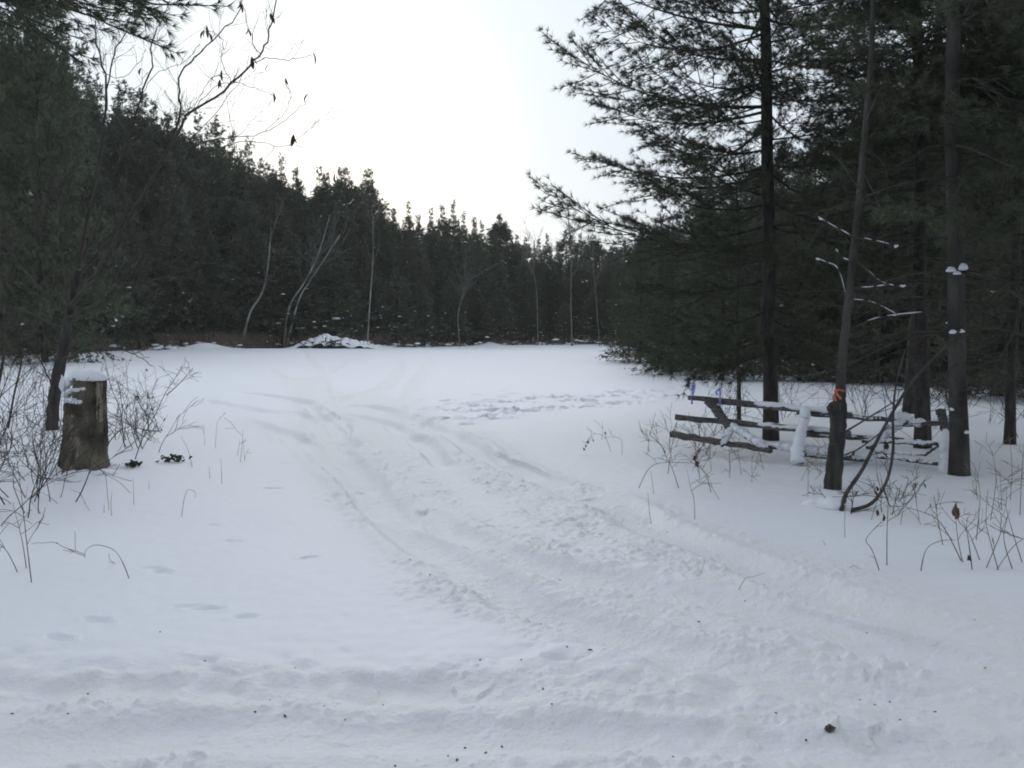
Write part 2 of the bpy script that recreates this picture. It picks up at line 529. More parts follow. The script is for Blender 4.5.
def branch_template(L, seed, lod):
    rng = np.random.RandomState(seed)
    wood = MB(); tp = []; td = []; snow = []
    n = 9
    t = np.linspace(0, 1, n)
    ax = np.stack([t * L, 0.05 * L * np.sin(t * 3 + rng.uniform(0, 6)) * t, L * (-0.10 * np.sin(t * math.pi) * rng.uniform(0.3, 1.2) + 0.10 * t * t)], -1)
    r0 = 0.006 + 0.0065 * L
    wood.tube(ax, r0 * (1 - 0.93 * t) ** 1.3, 5 if lod == 0 else 3, False)
    step = {0: L / 22, 1: L / 14, 2: L / 8}[lod] if L > 1 else {0: L / 12, 1: L / 9, 2: L / 6}[lod]
    ts = {0: 0.055, 1: 0.11, 2: 0.18}[lod]
    s = 0.16 * L; side = 1
    while s < L:
        f = s / L
        base = np.array([np.interp(f, t, ax[:, k]) for k in range(3)])
        ln = max({0: 0.22, 1: 0.22, 2: 0.3}[lod], 0.52 * L * (1 - f) ** 0.7 * min(1, 0.35 + f * 1.6)) * rng.uniform(0.55, 1.25)
        ang = side * rng.uniform(0.65, 1.15)
        d = np.array([math.cos(ang), math.sin(ang), rng.uniform(-0.42, 0.48)]); d /= np.linalg.norm(d)
        bend = np.array([0.25, 0, rng.uniform(-0.1, 0.25)]) * ln
        q = [base, base + d * ln * 0.5 + bend * 0.15, base + d * ln + bend]
        if lod < 2:
            wood.tube(q, [r0 * 0.42 * (1 - f * 0.5), r0 * 0.3, r0 * 0.15], 3, False)
        m = max(2, int(ln / ts))
        for k in range(m):
            u = 0.25 + 0.75 * (k + rng.uniform(0, 1)) / m
            p = q[0] * (1 - u) ** 2 + 2 * q[1] * u * (1 - u) + q[2] * u * u
            lat = np.array([-d[1], d[0], 0]) * rng.choice([-1, 1])
            dd = d * rng.uniform(0.5, 1) + lat * rng.uniform(0.1, 0.8) + np.array([0.3, 0, rng.uniform(-0.35, 0.7)])
            dd /= np.linalg.norm(dd)
            off = dd * ts * rng.uniform(0, 2.2)
            if lod == 0 and rng.rand() < 0.5:
                wood.tube([p, p + off], [0.003, 0.002], 3, False)
            tp.append(p + off); td.append(dd)
        snow.append((q[1] * .12 + q[2] * .88, d))
        s += step * rng.uniform(0.7, 1.3) * (1.0 if f < 0.65 else 0.55); side = -side
    tp.append(ax[-1]); td.append(np.array([0.9, 0, 0.4]) / np.linalg.norm([0.9, 0, 0.4]))
    nn, nl, nw = {0: (17, 0.108, 0.0062), 1: (9, 0.16, 0.024), 2: (8, 0.32, 0.062)}[lod]
    T = needle_tufts(np.array(tp), np.array(td), rng, nn, nl, nw)
    wv = np.concatenate(wood.v); wq = np.concatenate(wood.q)
    return dict(L=L, v=wv, q=wq, T=T, snow=snow)


TEMPL = {0: [branch_template(L, 100 + i * 3 + k, 0) for i, L in enumerate((0.9, 1.5, 2.2, 3.0)) for k in range(2)],
         1: [branch_template(L, 200 + i * 3 + k, 1) for i, L in enumerate((0.6, 1.1, 1.8, 2.6)) for k in range(3)],
         2: [branch_template(L, 300 + i * 3 + k, 2) for i, L in enumerate((0.6, 1.2, 2.0, 2.9)) for k in range(3)]}


def dead_template(L, seed):
    rng = np.random.RandomState(seed)
    wood = MB(); n = 8; t = np.linspace(0, 1, n)
    ax = np.stack([t * L, 0.08 * L * np.sin(t * 4 + rng.uniform(0, 6)) * t, -0.14 * L * t * rng.uniform(0.2, 1.4) + 0.04 * L * np.sin(6 * t)], -1)
    wood.tube(ax, 0.011 * (1 - 0.8 * t) * (0.5 + L * 0.5), 4, False)
    for k in range(int(6 + L * 8)):
        f = rng.uniform(0.15, 0.98)
        b = np.array([np.interp(f, t, ax[:, c]) for c in range(3)])
        a = rng.choice([-1, 1]) * rng.uniform(0.4, 1.2)
        l2 = 0.4 * L * (1 - f * 0.6) * rng.uniform(0.3, 1)
        d = np.array([math.cos(a), math.sin(a), rng.uniform(-0.6, 0.3)])
        e = b + d * l2; mid = (b + e) / 2 + rng.normal(size=3) * 0.05 * l2
        wood.tube([b, mid, e], [0.0045, 0.0035, 0.002], 3, False)
        if rng.rand() < 0.7:
            e2 = mid + (d + rng.normal(size=3) * 0.5) * l2 * 0.45
            wood.tube([mid, e2], [0.003, 0.0015], 3, False)
    return dict(L=L, v=np.concatenate(wood.v), q=np.concatenate(wood.q), T=np.zeros((0, 3, 3)), snow=[])


DEAD = [dead_template(L, 400 + i) for i, L in enumerate((0.6, 0.8, 1.1, 1.3, 1.6, 1.9))]


def rot_to(v, roll=0.0):
    """3x3 matrix that carries +X to direction v and keeps the spray level"""
    v = np.asarray(v, float); v = v / np.linalg.norm(v)
    y = np.cross([0, 0, 1.0], v)
    if np.linalg.norm(y) < 0.05: y = np.array([math.cos(roll * 9), math.sin(roll * 9), 0]); y -= v * (y @ v)
    y /= np.linalg.norm(y); z = np.cross(v, y)
    c, s = math.cos(roll), math.sin(roll)
    y2 = y * c + z * s; z2 = -y * s + z * c
    return np.stack([v, y2, z2], 1)


class Pine:
    """collects the wood, needle sprays and clinging snow of one tree in world coordinates"""

    def __init__(self, seed):
        self.rng = np.random.RandomState(seed)
        self.wood = MB(); self.dead = MB(); self.T = []; self.snow = MB(); self.ns = 0

    def branch(self, root, vec, lod, dead=False, snow_p=0.0, snow_s=1.0):
        rng = self.rng
        L = float(np.linalg.norm(vec))
        pool = DEAD if dead else TEMPL[lod]
        best = sorted(pool, key=lambda q: abs(q['L'] - L))[:2 if lod == 0 and not dead else 3]
        tpl = best[rng.randint(len(best))]
        m = rot_to(vec, rng.uniform(-0.6, 0.6)) * (L / tpl['L'])
        if rng.rand() < 0.5: m[:, 1] *= -1
        (self.dead if dead else self.wood).add(tpl['v'] @ m.T + root, tpl['q'])
        if len(tpl['T']): self.T.append(tpl['T'] @ m.T + root)
        if snow_p and tpl['snow']:
            for (p, d) in tpl['snow']:
                if rng.rand() < snow_p:
                    c = m @ p + root; dd = m @ d
                    a = math.atan2(dd[1], dd[0])
                    l = snow_s * rng.uniform(0.5, 1.3) * (1.0 if rng.rand() < 0.8 else 1.7)
                    self.snow.blob(c + np.array([0, 0, 0.02]), l * .62, l * rng.uniform(0.35, 0.65), l * rng.uniform(0.2, 0.42), rng, 0.3, True, a, 7, 4); self.ns += 1

    def whorls(self, base, H, z0, z1, step, per, Lmax, lod, shape=0.75, lod_hi=None, z_hi=1e9, snow_p=0.0, snow_s=0.2, lean=(0, 0), trunk_pts=None, keep=1.0, low_frac=0.55, snow_top=0.6, taper=1.0):
        rng = self.rng
        z = z0
        while z < z1:
            f = z / H
            prof = min(1.0, max(0.0, 1 - f) / taper) ** shape
            if f < 0.18: prof *= low_frac + (1 - low_frac) * f / 0.18
            a0 = rng.uniform(0, 6.28)
            k = per + rng.randint(-1, 2)
            for i in range(max(2, k)):
                if rng.rand() > keep: continue
                L = Lmax * prof * rng.uniform(0.6, 1.18)
                if L < 0.2: L = 0.2
                az = a0 + i * 6.283 / max(2, k) + rng.normal() * 0.3
                el = -0.10 + 0.75 * f ** 1.6 + rng.normal() * 0.13
                v = np.array([math.cos(az) * math.cos(el), math.sin(az) * math.cos(el), math.sin(el)]) * L
                zz = z + rng.uniform(-0.4, 0.4) * step
                c = np.asarray(base) + np.array([lean[0] * zz / H, lean[1] * zz / H, zz])
                self.branch(c, v, lod if z < z_hi else lod_hi, snow_p=snow_p * max(0, 1 - f / snow_top), snow_s=snow_s)
            z += step * rng.uniform(0.8, 1.2)
        # leader
        c = np.asarray(base) + np.array([lean[0], lean[1], H - 0.5])
        if z1 >= H - 0.6:
            self.branch(c, np.array([0.02, 0.0, 0.9]), lod_hi if lod_hi is not None else lod)

    def finish(self, name, base, trunk_pts, trunk_r, label, cat='tree', group=None, needle='needle', bark='bark', sides=10):
        root = thing(name, base, label, cat, group)
        tb = MB(); tb.tube(trunk_pts, trunk_r, sides, True, 1.0, 0.05, self.rng)
        part(root, 'trunk', tb, M[bark])
        if self.wood.n: part(root, 'branches', self.wood, M[bark])
        if self.dead.n: part(root, 'dead_branches', self.dead, M['twig'])
        if self.T:
            nb = MB(); nb.tris(np.concatenate(self.T)); part(root, 'crown', nb, M[needle], False)
        if self.ns: props(part(root, 'snow_patches', self.snow, M['snow']), kind='stuff')
        remember(root)
        return root


def straight_trunk(base, H, r, lean=(0, 0), rng=None, n=14, wig=0.03):
    pts = []; rad = []
    for i in range(n):
        f = (i / (n - 1)) ** 1.3
        z = f * H - (0.25 if i == 0 else 0)
        wx, wy = (rng.normal() * wig, rng.normal() * wig) if rng is not None and i > 1 else (0, 0)
        pts.append([base[0] + lean[0] * f + wx, base[1] + lean[1] * f + wy, base[2] + z])
        rad.append(r * (1 - 0.93 * f) * (1 + 0.22 * math.exp(-max(z, 0) / 0.10)))
    return np.array(pts), np.array(rad)


def pine_prototype(seed, H, z0, step, per, Lmax, lod, r, needle, shape=0.75, snow_p=0.0, snow_s=0.2, low_frac=0.55, dead_to=0.0, name='pine_tree', taper=1.0):
    p = Pine(seed)
    base = (0, 0, 0)
    if dead_to:
        z = 0.5
        while z < dead_to:
            for k in range(3):
                az = p.rng.uniform(0, 6.28)
                p.branch(np.array([0, 0, z]), np.array([math.cos(az), math.sin(az), p.rng.uniform(-.25, .15)]) * p.rng.uniform(.6, 1.8), lod, dead=True)
            z += 0.4
    p.whorls(base, H, z0, H, step, per, Lmax, lod, shape, snow_p=snow_p, snow_s=snow_s, low_frac=low_frac, taper=taper)
    tp, tr = straight_trunk(base, H, r, (0, 0), p.rng)
    return p.finish(name, base, tp, tr, None, 'tree', None, needle, sides=7)


def ordinal_side(px):
    return px


# prototypes (each is itself placed as the first tree of its kind)
PROTO_FAR = [
    pine_prototype(11, 16, 0.8, 0.55, 7, 3.1, 2, 0.17, 'needle_far', 1.0, 0.09, 0.17, name='pine_tree', taper=0.75),
    pine_prototype(12, 16, 0.6, 0.50, 7, 2.8, 2, 0.16, 'needle_far', 1.05, 0.09, 0.17, name='pine_tree', taper=0.8),
    pine_prototype(13, 16, 1.2, 0.60, 7, 3.3, 2, 0.18, 'needle_far', 0.9, 0.08, 0.18, name='pine_tree', taper=0.6),
    pine_prototype(14, 16, 0.8, 0.55, 8, 2.6, 2, 0.15, 'needle_far', 1.1, 0.10, 0.16, name='pine_tree', taper=0.7),
]
PROTO_LOW = [   # dark young trees with bare snowy lower boughs at the far edge
    pine_prototype(21, 9, 0.4, 0.40, 7, 3.0, 2, 0.12, 'needle_far', 0.8, 0.17, 0.2, 1.0, 2.0),
    pine_prototype(22, 9, 0.4, 0.42, 8, 2.7, 2, 0.11, 'needle_far', 0.9, 0.15, 0.2, 1.0, 2.0),
]
PROTO_MID = [
    pine_prototype(31, 9, 0.35, 0.33, 7, 2.7, 1, 0.11, 'needle', 0.6, 0.006, 0.11, 0.9),
    pine_prototype(32, 9, 0.5, 0.35, 7, 2.9, 1, 0.12, 'needle', 0.55, 0.005, 0.11, 0.9),
    pine_prototype(33, 11, 0.8, 0.38, 7, 3.2, 1, 0.14, 'needle', 0.55, 0.005, 0.12, 0.8, 2.5),
]
USED = set()


def plant(pool, idx, x, y, H, protoH, rz, label, group, wide=1.0):
    pr = pool[idx]
    if pr.name in USED:
        o = copy_tree(pr)
    else:
        o = pr; USED.add(pr.name)
    o.location = (x, y, gz(x, y) - 0.05)
    s = H / protoH
    o.scale = (s * wide, s * wide, s)
    o.rotation_euler = (0, 0, rz)
    o['label'] = label
    o['category'] = 'tree'
    if group: o['group'] = group
    return o


SKY = [(-200, -60), (-100, -40), (0, 22), (60, 60), (100, 92), (130, 98), (160, 116), (185, 122), (215, 128), (250, 150), (275, 167), (300, 178), (335, 182), (370, 182), (390, 208),
       (430, 218), (445, 212), (480, 224), (530, 236), (560, 240), (600, 246), (640, 238), (700, 210), (780, 180), (900, 150), (1100, 120)]
DIST = [(-200, 36), (-100, 46), (0, 60), (70, 68), (150, 73), (300, 82), (450, 93), (560, 100), (620, 98), (680, 84), (760, 70), (1100, 55)]


def interp(tab, x):
    return float(np.interp(x, [a for a, b in tab], [b for a, b in tab]))


rt = np.random.RandomState(77)
LAND = [(-400, 'left of the leafless tree'), (-10, 'behind the leafless tree'), (75, 'above the capped stump'), (120, 'between stump and birches'), (225, 'behind the single leaning birch'),
        (280, 'behind the twin leaning birches'), (318, 'behind the brush pile'), (358, 'behind the straight birch'), (400, 'middle of the far edge'),
        (455, 'by the thin grey bare tree'), (505, 'deepest corner of the field'), (555, 'behind the many stemmed bare tree'), (605, 'corner beside the thicket tip'), (660, 'behind the thick fence pine'),
        (830, 'behind the ribboned snag'), (900, 'behind the grey fence-end trunk'), (1010, 'at the right border')]


def landmark(px):
    out = LAND[0][1]
    for a, s in LAND:
        if px >= a: out = s
    return out


def far_trees():
    cnt = {}
    rows = [('field edge row', 0.0, 3.1, (34, 95), PROTO_FAR + PROTO_LOW), ('second row', 4.0, 3.0, (5, 42), PROTO_FAR), ('third row', 8.5, 2.7, (-3, 20), PROTO_FAR), ('skyline row', 13.5, 2.3, (-9, 10), PROTO_FAR), ('rear row', 18.5, 2.6, (-8, 10), PROTO_FAR)]
    for row, off, gap, (a, b), pool in rows:
        px = -150.0
        while px < {'field edge row': 760, 'second row': 1000, 'third row': 760, 'skyline row': 1100, 'rear row': 640}[row]:
            D = interp(DIST, px) + off + rt.uniform(-1.4, 1.4)
            px_step = gap * F / D * rt.uniform(0.7, 1.25)
            top = interp(SKY, px) + rt.uniform(a, b)
            if row == 'field edge row' and 380 < px < 620: top = max(top, 236 + rt.uniform(0, 50))
            x = (px - 512) / F * D
            H = max(4.5, EYE + (330 - top) / F * D)
            i = rt.randint(4)
            if row == 'field edge row' and (H < 10.5):
                i = 4 + rt.randint(2)
            pH = 16 if i < 4 else 9
            ht = 'tall' if H > 15 else 'middling' if H > 11 else 'short'
            key = (row, landmark(px), ht)
            cnt.setdefault(key, []).append((pool, i, x, D, H, pH, rt.uniform(0, 6.28), rt.uniform(1.0, 1.35) if H > 10 else rt.uniform(1.1, 1.6)))
            px += px_step
    pos = ['first', 'second', 'third', 'fourth', 'fifth', 'sixth', 'seventh', 'eighth', 'ninth', 'tenth', 'eleventh', 'twelfth', 'thirteenth', 'fourteenth', 'fifteenth', 'sixteenth']
    pos_old = ['first', 'second', 'third', 'fourth', 'fifth', 'sixth', 'seventh', 'eighth', 'ninth', 'tenth']
    for (row, lm, ht), L in cnt.items():
        for k, (pool, i, x, D, H, pH, rz, w) in enumerate(L):
            p_ = '' if len(L) == 1 else ', %s from left' % pos[k]
            plant(pool, i, x, D, H, pH, rz, '%s pine, %s, %s%s' % (ht, row, lm, p_), 'pines of the wood around the field', w)


far_trees()


def mid_trees():
    spec = []
    # pines on the near left, trunk tops out of the picture
    spec += [(45, 42, -70, 33, 'tall', 'tall pine whose top leaves the frame at upper left behind leafless tree'),
             (-40, 38, -60, 33, 'tall', 'tall pine at the left frame border behind leafless tree'),
             (-110, 44, -90, 33, 'tall', 'tall pine just outside the left frame border'),
             (20, 50, 60, 33, 'mid', 'dense pine low behind the leafless tree, left of the stump')]
    # thicket on the right
    right = [(672, 33, 232), (722, 30, 188), (700, 41, 200), (765, 35, 170), (800, 29, 178), (640, 47, 236), (745, 47, 165), (832, 38, 138), (850, 31, 150), (880, 28, 120),
             (905, 36, 90), (935, 30, 95), (965, 34, 60), (995, 27, 80), (1030, 31, 40), (1065, 28, 40), (1100, 36, 0), (870, 45, 95), (920, 47, 70), (980, 45, 30), (1040, 44, 0),
             (812, 50, 140), (700, 55, 190), (780, 58, 150), (1000, 58, 20), (940, 60, 60), (1085, 22, 60), (1010, 21, 130), (660, 58, 215)]
    lab = {672: 'low spreading pine at the open tip of the thicket beside the field',
           722: 'dense young pine left of the thick pine trunk, boughs near the snow',
           700: 'pine close behind the first dense young pine of the thicket',
           765: 'pine directly behind the thick pine trunk near the fence',
           800: 'dense pine between thick pine trunk and ribboned snag',
           640: 'small pine set back at the corner where thicket meets far wood',
           745: 'pine deep in the thicket just left of the thick trunk',
           832: 'pine behind the ribboned snag, middle of thicket',
           850: 'dense pine just right of the ribboned snag',
           880: 'pine between ribboned snag and the paired trunks',
           905: 'taller pine behind the paired trunks',
           935: 'pine between paired trunks and the grey fence-end trunk',
           965: 'tall pine directly behind the grey fence-end trunk',
           995: 'dense dark pine behind the slim trunk near the right border',
           1030: 'tall dark pine cut by the right frame border, in front',
           1065: 'pine just beyond the right frame border, front of two',
           1100: 'tall pine beyond the right frame border, set back',
           870: 'pine deep in thicket above the leaning dead stems',
           920: 'pine deep in thicket above the paired trunks',
           980: 'very tall pine deep in thicket right of the grey trunk',
           1040: 'very tall pine deep in thicket at the right border',
           812: 'pine at the back of thicket left of the ribboned snag',
           1000: 'tallest pine at the back of the thicket, near right border',
           780: 'pine at the back of thicket right of the thick trunk',
           940: 'pine at the far back of thicket left of grey trunk',
           1085: 'near pine with low boughs beyond the right border',
           1010: 'shorter near pine behind the slim trunk by right border',
           660: 'pine at the back of thicket above its open tip'}
    seen = set()
    for px, D, top in right:
        l = lab[px]
        if l in seen: l = 'pine at the far back of thicket left of the thick trunk'
        seen.add(l)
        spec.append((px, D, top, -1, '', l))
    for k, (px, D, top, t, ht, l) in enumerate(spec):
        x = (px - 512) / F * D
        H = EYE + (330 - top) / F * D
        i = k % 2 if H < 9 else (2 if k % 3 else k % 2)
        pH = (9, 9, 11)[i]
        wide = 1.0 if H < 11 else max(0.62, 11 / H)
        plant(PROTO_MID, i, x, D, H, pH, rt.uniform(0, 6.28), l, 'pines of the thicket' if px > 600 else 'tall pines on the left border', wide)


mid_trees()
for k, (x, y, H) in enumerate(((-13, -10, 15), (-9.5, -13, 16), (-6, -10, 15), (-2.5, -13, 16), (1, -10, 15), (4.5, -13, 16), (8, -10, 15), (11.5, -13, 16), (15, -10, 15), (-16.5, -12, 16))):  # out of view, added to block rear sky and darken the near snow
    plant(PROTO_MID, 2, x, y, H, 11, k * 1.3, 'unseen tall pine added behind the viewer to shade the near snow', 'added pines behind the viewer', 1.15)


# ---- the big pine beside the fence, its visible boughs laid out one by one
def near_pine(name, px, py, D_r, H, top_px, crown_from, Lmax, label, seed, boughs=(), lod_z=7.0, dead_to=3.0, keep=0.9, step=0.42, per=5, bark='bark', dead_n=3, low_frac=0.9, skip_front=0.0):
    b = on_ground(px, py); D = b[1]
    r = D_r
    p = Pine(seed)
    t = P(top_px, 0, D)
    lean = ((t[0] - b[0]) / (t[2] - b[2]) * H, p.rng.normal() * 0.2)
    lean_at = lambda z: np.array([b[0] + lean[0] * z / H, b[1] + lean[1] * z / H, b[2] + z])
    for (ry, tx, ty, dy) in boughs:
        z = P(px, ry, D)[2] - b[2]
        root = lean_at(z)
        tip = P(tx, ty, D + dy)
        p.branch(root, tip - root, 0, snow_p=0.0)
    z = 1.2
    while z < dead_to:
        for k in range(dead_n):
            az = p.rng.uniform(0, 6.28)
            p.branch(lean_at(z), np.array([math.cos(az), math.sin(az), p.rng.uniform(-.3, .12)]) * p.rng.uniform(.5, 1.9), 0, dead=True)
        z += 0.33
    p.whorls(b, H, crown_from, H, step, per, Lmax, 0, 0.6, 1, lod_z, lean=lean, keep=keep, low_frac=low_frac)
    tp, tr = straight_trunk(b, H, r, lean, p.rng, 18, 0.02)
    return p, b, tp, tr, lean_at


A_boughs = [(30, 560, -22, .6), (34, 600, 36, -.8), (60, 612, 18, 1.2), (107, 541, 60, 0), (112, 590, 118, 1.6), (150, 634, 137, -.6), (168, 576, 171, .4), (172, 640, 180, 1.8),
            (205, 640, 190, -1.0), (244, 534, 207, .8), (240, 628, 232, -.8), (280, 640, 296, .4), (310, 646, 322, -.8), (325, 690, 340, -1.6), (338, 636, 356, .5), (352, 655, 374, -.5), (345, 700, 372, -1.2),
            (2, 620, -70, .5), (-20, 580, -60, -.5), (10, 660, -30, -1.4), (82, 640, 70, -1.6), (125, 660, 160, -1.5), (-40, 640, -120, 0), (85, 655, 100, 1.9), (60, 668, 48, .3), (120, 672, 128, -.2), (150, 690, 150, 1.0), (30, 660, 0, 1.0), (185, 668, 200, .6),
            (20, 905, 4, .5), (60, 885, 66, -.6), (110, 862, 150, .8), (140, 880, 118, -.8), (200, 888, 228, .4), (262, 866, 268, -.9), (318, 858, 348, .6), (340, 850, 372, -.8), (170, 860, 190, 1.5), (0, 850, -40, -1.2)]
p, b, tp, tr, la = near_pine('pine_tree', 771, 440, 0.112, 14.5, 763, 7.0, 3.2, '', 51, A_boughs, 8.5, 2.6, 0.9, 0.5, 5)
for z in np.arange(2.2, 7.0, 0.42):   # boughs towards and away from the lane
    for k in range(3):
        az = (math.pi / 2 if k % 2 else -math.pi / 2) + p.rng.normal() * 0.55
        el = p.rng.uniform(-.15, .2)
        p.branch(la(z), np.array([math.cos(az), math.sin(az), el]) * p.rng.uniform(1.2, 2.4), 0)
p.finish('pine_tree', b, tp, tr, 'big pine behind the fence rails, long airy boughs reaching out over the field', 'tree', 'pines by the fence')

p, b, tp, tr, la = near_pine('pine_tree', 960, 475, 0.100, 15, 953, 4.6, 2.6, '', 52, [(150, 1040, 120, -.6), (190, 1050, 200, -.8), (205, 905, 222, -1.0), (120, 890, 90, -.5), (60, 1030, 40, .6), (200, 990, 250, 1.2)], 6.5, 4.4, 0.95, 0.42, 5, 'bark_grey')
for (px, py, dd, a_, h_) in ((951, 271, .09, .052, .045), (963, 269, .09, .05, .062), (957, 274, .11, .04, .03), (953, 333, .10, .04, .035), (961, 332, .095, .035, .03), (966, 433, .08, .03, .03), (951, 410, .09, .025, .025)):
    p.snow.blob(P(px, py, b[1] - dd), a_, .045, h_, p.rng, .06, True, 0, 14, 9); p.ns += 1
p.finish('pine_tree', b, tp, tr, 'greyish pine trunk at the right end of the fence with snow lodged on its bark', 'tree', 'pines by the fence', 'needle', 'bark_grey')

p, b, tp, tr, la = near_pine('pine_tree', 923, 448, 0.10, 14, 917, 4.2, 2.6, '', 53, [(130, 850, 110, .8), (70, 990, 60, .4), (215, 985, 205, -1.2)], 7, 4.2, 0.95, 0.42, 5)
p.finish('pine_tree', b, tp, tr, 'straight dark pine trunk rising behind the fence, nearer of the close pair', 'tree', 'pines by the fence')
p, b, tp, tr, la = near_pine('pine_tree', 909, 413, 0.12, 15, 936, 3.8, 2.8, '', 54, [], 6, 4.0, 0.95, 0.42, 5)
p.finish('pine_tree', b, tp, tr, 'dark pine trunk standing farther back of the close pair behind the fence', 'tree', 'pines by the fence')
p, b, tp, tr, la = near_pine('pine_tree', 1010, 444, 0.075, 13, 1016, 3.6, 2.4, '', 55, [], 6, 3.6, 0.95, 0.42, 5)
p.snow.blob(P(1016, 251, b[1] - .08), .03, .03, .045, p.rng, .25, False); p.ns += 1
p.finish('pine_tree', b, tp, tr, 'slim dark pine trunk nearest the right frame border', 'tree', 'pines by the fence')
p, b, tp, tr, la = near_pine('pine_tree', 997, 396, 0.13, 15, 1000, 3.6, 2.6, '', 56, [], 4, 3.4, 0.95, 0.42, 5)
p.finish('pine_tree', b, tp, tr, 'thick pine trunk set back beyond the slim border trunk', 'tree', 'pines by the fence')
p, b, tp, tr, la = near_pine('pine_tree', 1100, 470, 0.12, 14, 1110, 2.5, 3.0, '', 57, [(180, 985, 205, -.6), (100, 1000, 60, .2)], 6, 2.4, 0.95, 0.42, 5)
p.finish('pine_tree', b, tp, tr, 'pine just outside the right border whose green boughs enter the picture', 'tree', 'pines by the fence')

# thin pine sapling beside the big trunk
p = Pine(58); b = on_ground(739, 424); D = b[1]
tp = catmull([b - np.array([0, 0, .2]), P(739, 380, D), P(737, 320, D), P(739, 250, D), P(736, 180, D)], 5)
for k in range(26):
    z = p.rng.uniform(1.0, 4.0); az = p.rng.uniform(0, 6.28)
    c = np.array([np.interp(z + b[2], [q[2] for q in tp], [q[i] for q in tp]) for i in range(3)])
    p.branch(c, np.array([math.cos(az), math.sin(az), p.rng.uniform(-.1, .35)]) * p.rng.uniform(.5, 1.1), 0, dead=z < 1.6)
p.finish('pine_sapling', b, tp, np.linspace(.04, .012, len(tp)), 'thin pine sapling beside the big trunk, behind the top rail', 'tree', None, sides=6)

# pine outside the frame whose boughs hang in at the top left corner
p = Pine(59); b = np.array([-8.3, 11.2, gz(-8.3, 11.2)]); H = 13
la = lambda z: b + np.array([0, 0, z])
for (z, tx, ty, dy) in ((5.95, 216, -14, -.4), (6.1, 150, -40, .8), (6.1, 90, -34, -.8), (6.3, 205, -52, .3), (6.0, 120, -34, 0), (6.0, 190, -26, .3), (6.0, 170, -20, -.8), (6.2, 60, -36, 1.2)):
    p.branch(la(z), P(tx, ty, b[1] + dy) - la(z), 0)
p.whorls(b, H, 6.6, H, 0.5, 5, 3.0, 0, 0.6, 1, 6.0, keep=0.9)
tp, tr = straight_trunk(b, H, 0.15, (0, 0), p.rng)
p.finish('pine_tree', b, tp, tr, 'pine outside the left border whose boughs hang into the top left corner', 'tree', None)


# ------------------------------------------------------------------ bare wood: generic growth
def grow(mb, start, d, L, r, rng, depth, sag=0.0, spread=0.6, tips=None, up=0.15, kids=3, rmin=0.0022):
    n = 5
    pts = [np.asarray(start, float)]; d = np.asarray(d, float) / np.linalg.norm(d)
    for i in range(n):
        d = d + rng.normal(size=3) * 0.13 + np.array([0, 0, up * 0.2 - sag * 0.15])
        d /= np.linalg.norm(d)
        pts.append(pts[-1] + d * L / n)
    mb.tube(pts, np.linspace(r, max(r * 0.45, rmin), n + 1), 5 if r > .012 else 3, False)
    if depth == 0:
        if tips is not None: tips.append((pts[-1], d))
        return
    for k in range(kids):
        f = rng.uniform(0.3, 1.0)
        i = min(n - 1, int(f * n)); c = pts[i] + (pts[i + 1] - pts[i]) * (f * n - i if i < n else 1)
        dd = (pts[i + 1] - pts[i]) / np.linalg.norm(pts[i + 1] - pts[i]) + rng.normal(size=3) * spread
        grow(mb, c, dd, L * rng.uniform(0.45, 0.75), max(r * 0.5, rmin), rng, depth - 1, sag, spread, tips, up, kids, rmin)


def pixpoly(pix, D0, D1):
    n = len(pix)
    return [P(x, y, D0 + (D1 - D0) * i / (n - 1)) for i, (x, y) in enumerate(pix)]


def leaf_mesh(mb, c, d, L, W, rng):
    """a curled hanging dry leaf"""
    d = np.asarray(d, float); d /= np.linalg.norm(d)
    s = np.cross(d, rng.normal(size=3)); s /= np.linalg.norm(s); nrm = np.cross(s, d)
    n = 6; rows = []
    for i in range(n):
        t = i / (n - 1); w = W * math.sin(math.pi * min(1, t * 0.93 + 0.05)) ** 0.8
        curl = 0.35 * w
        o = c + d * L * t + nrm * L * 0.12 * math.sin(t * 2.5)
        rows += [o - s * w / 2 + nrm * curl, o - nrm * curl * .3, o + s * w / 2 + nrm * curl]
    q = []
    for i in range(n - 1):
        for j in range(2):
            a = i * 3 + j; q.append([a, a + 1, a + 4, a + 3])
    mb.add(rows, q)


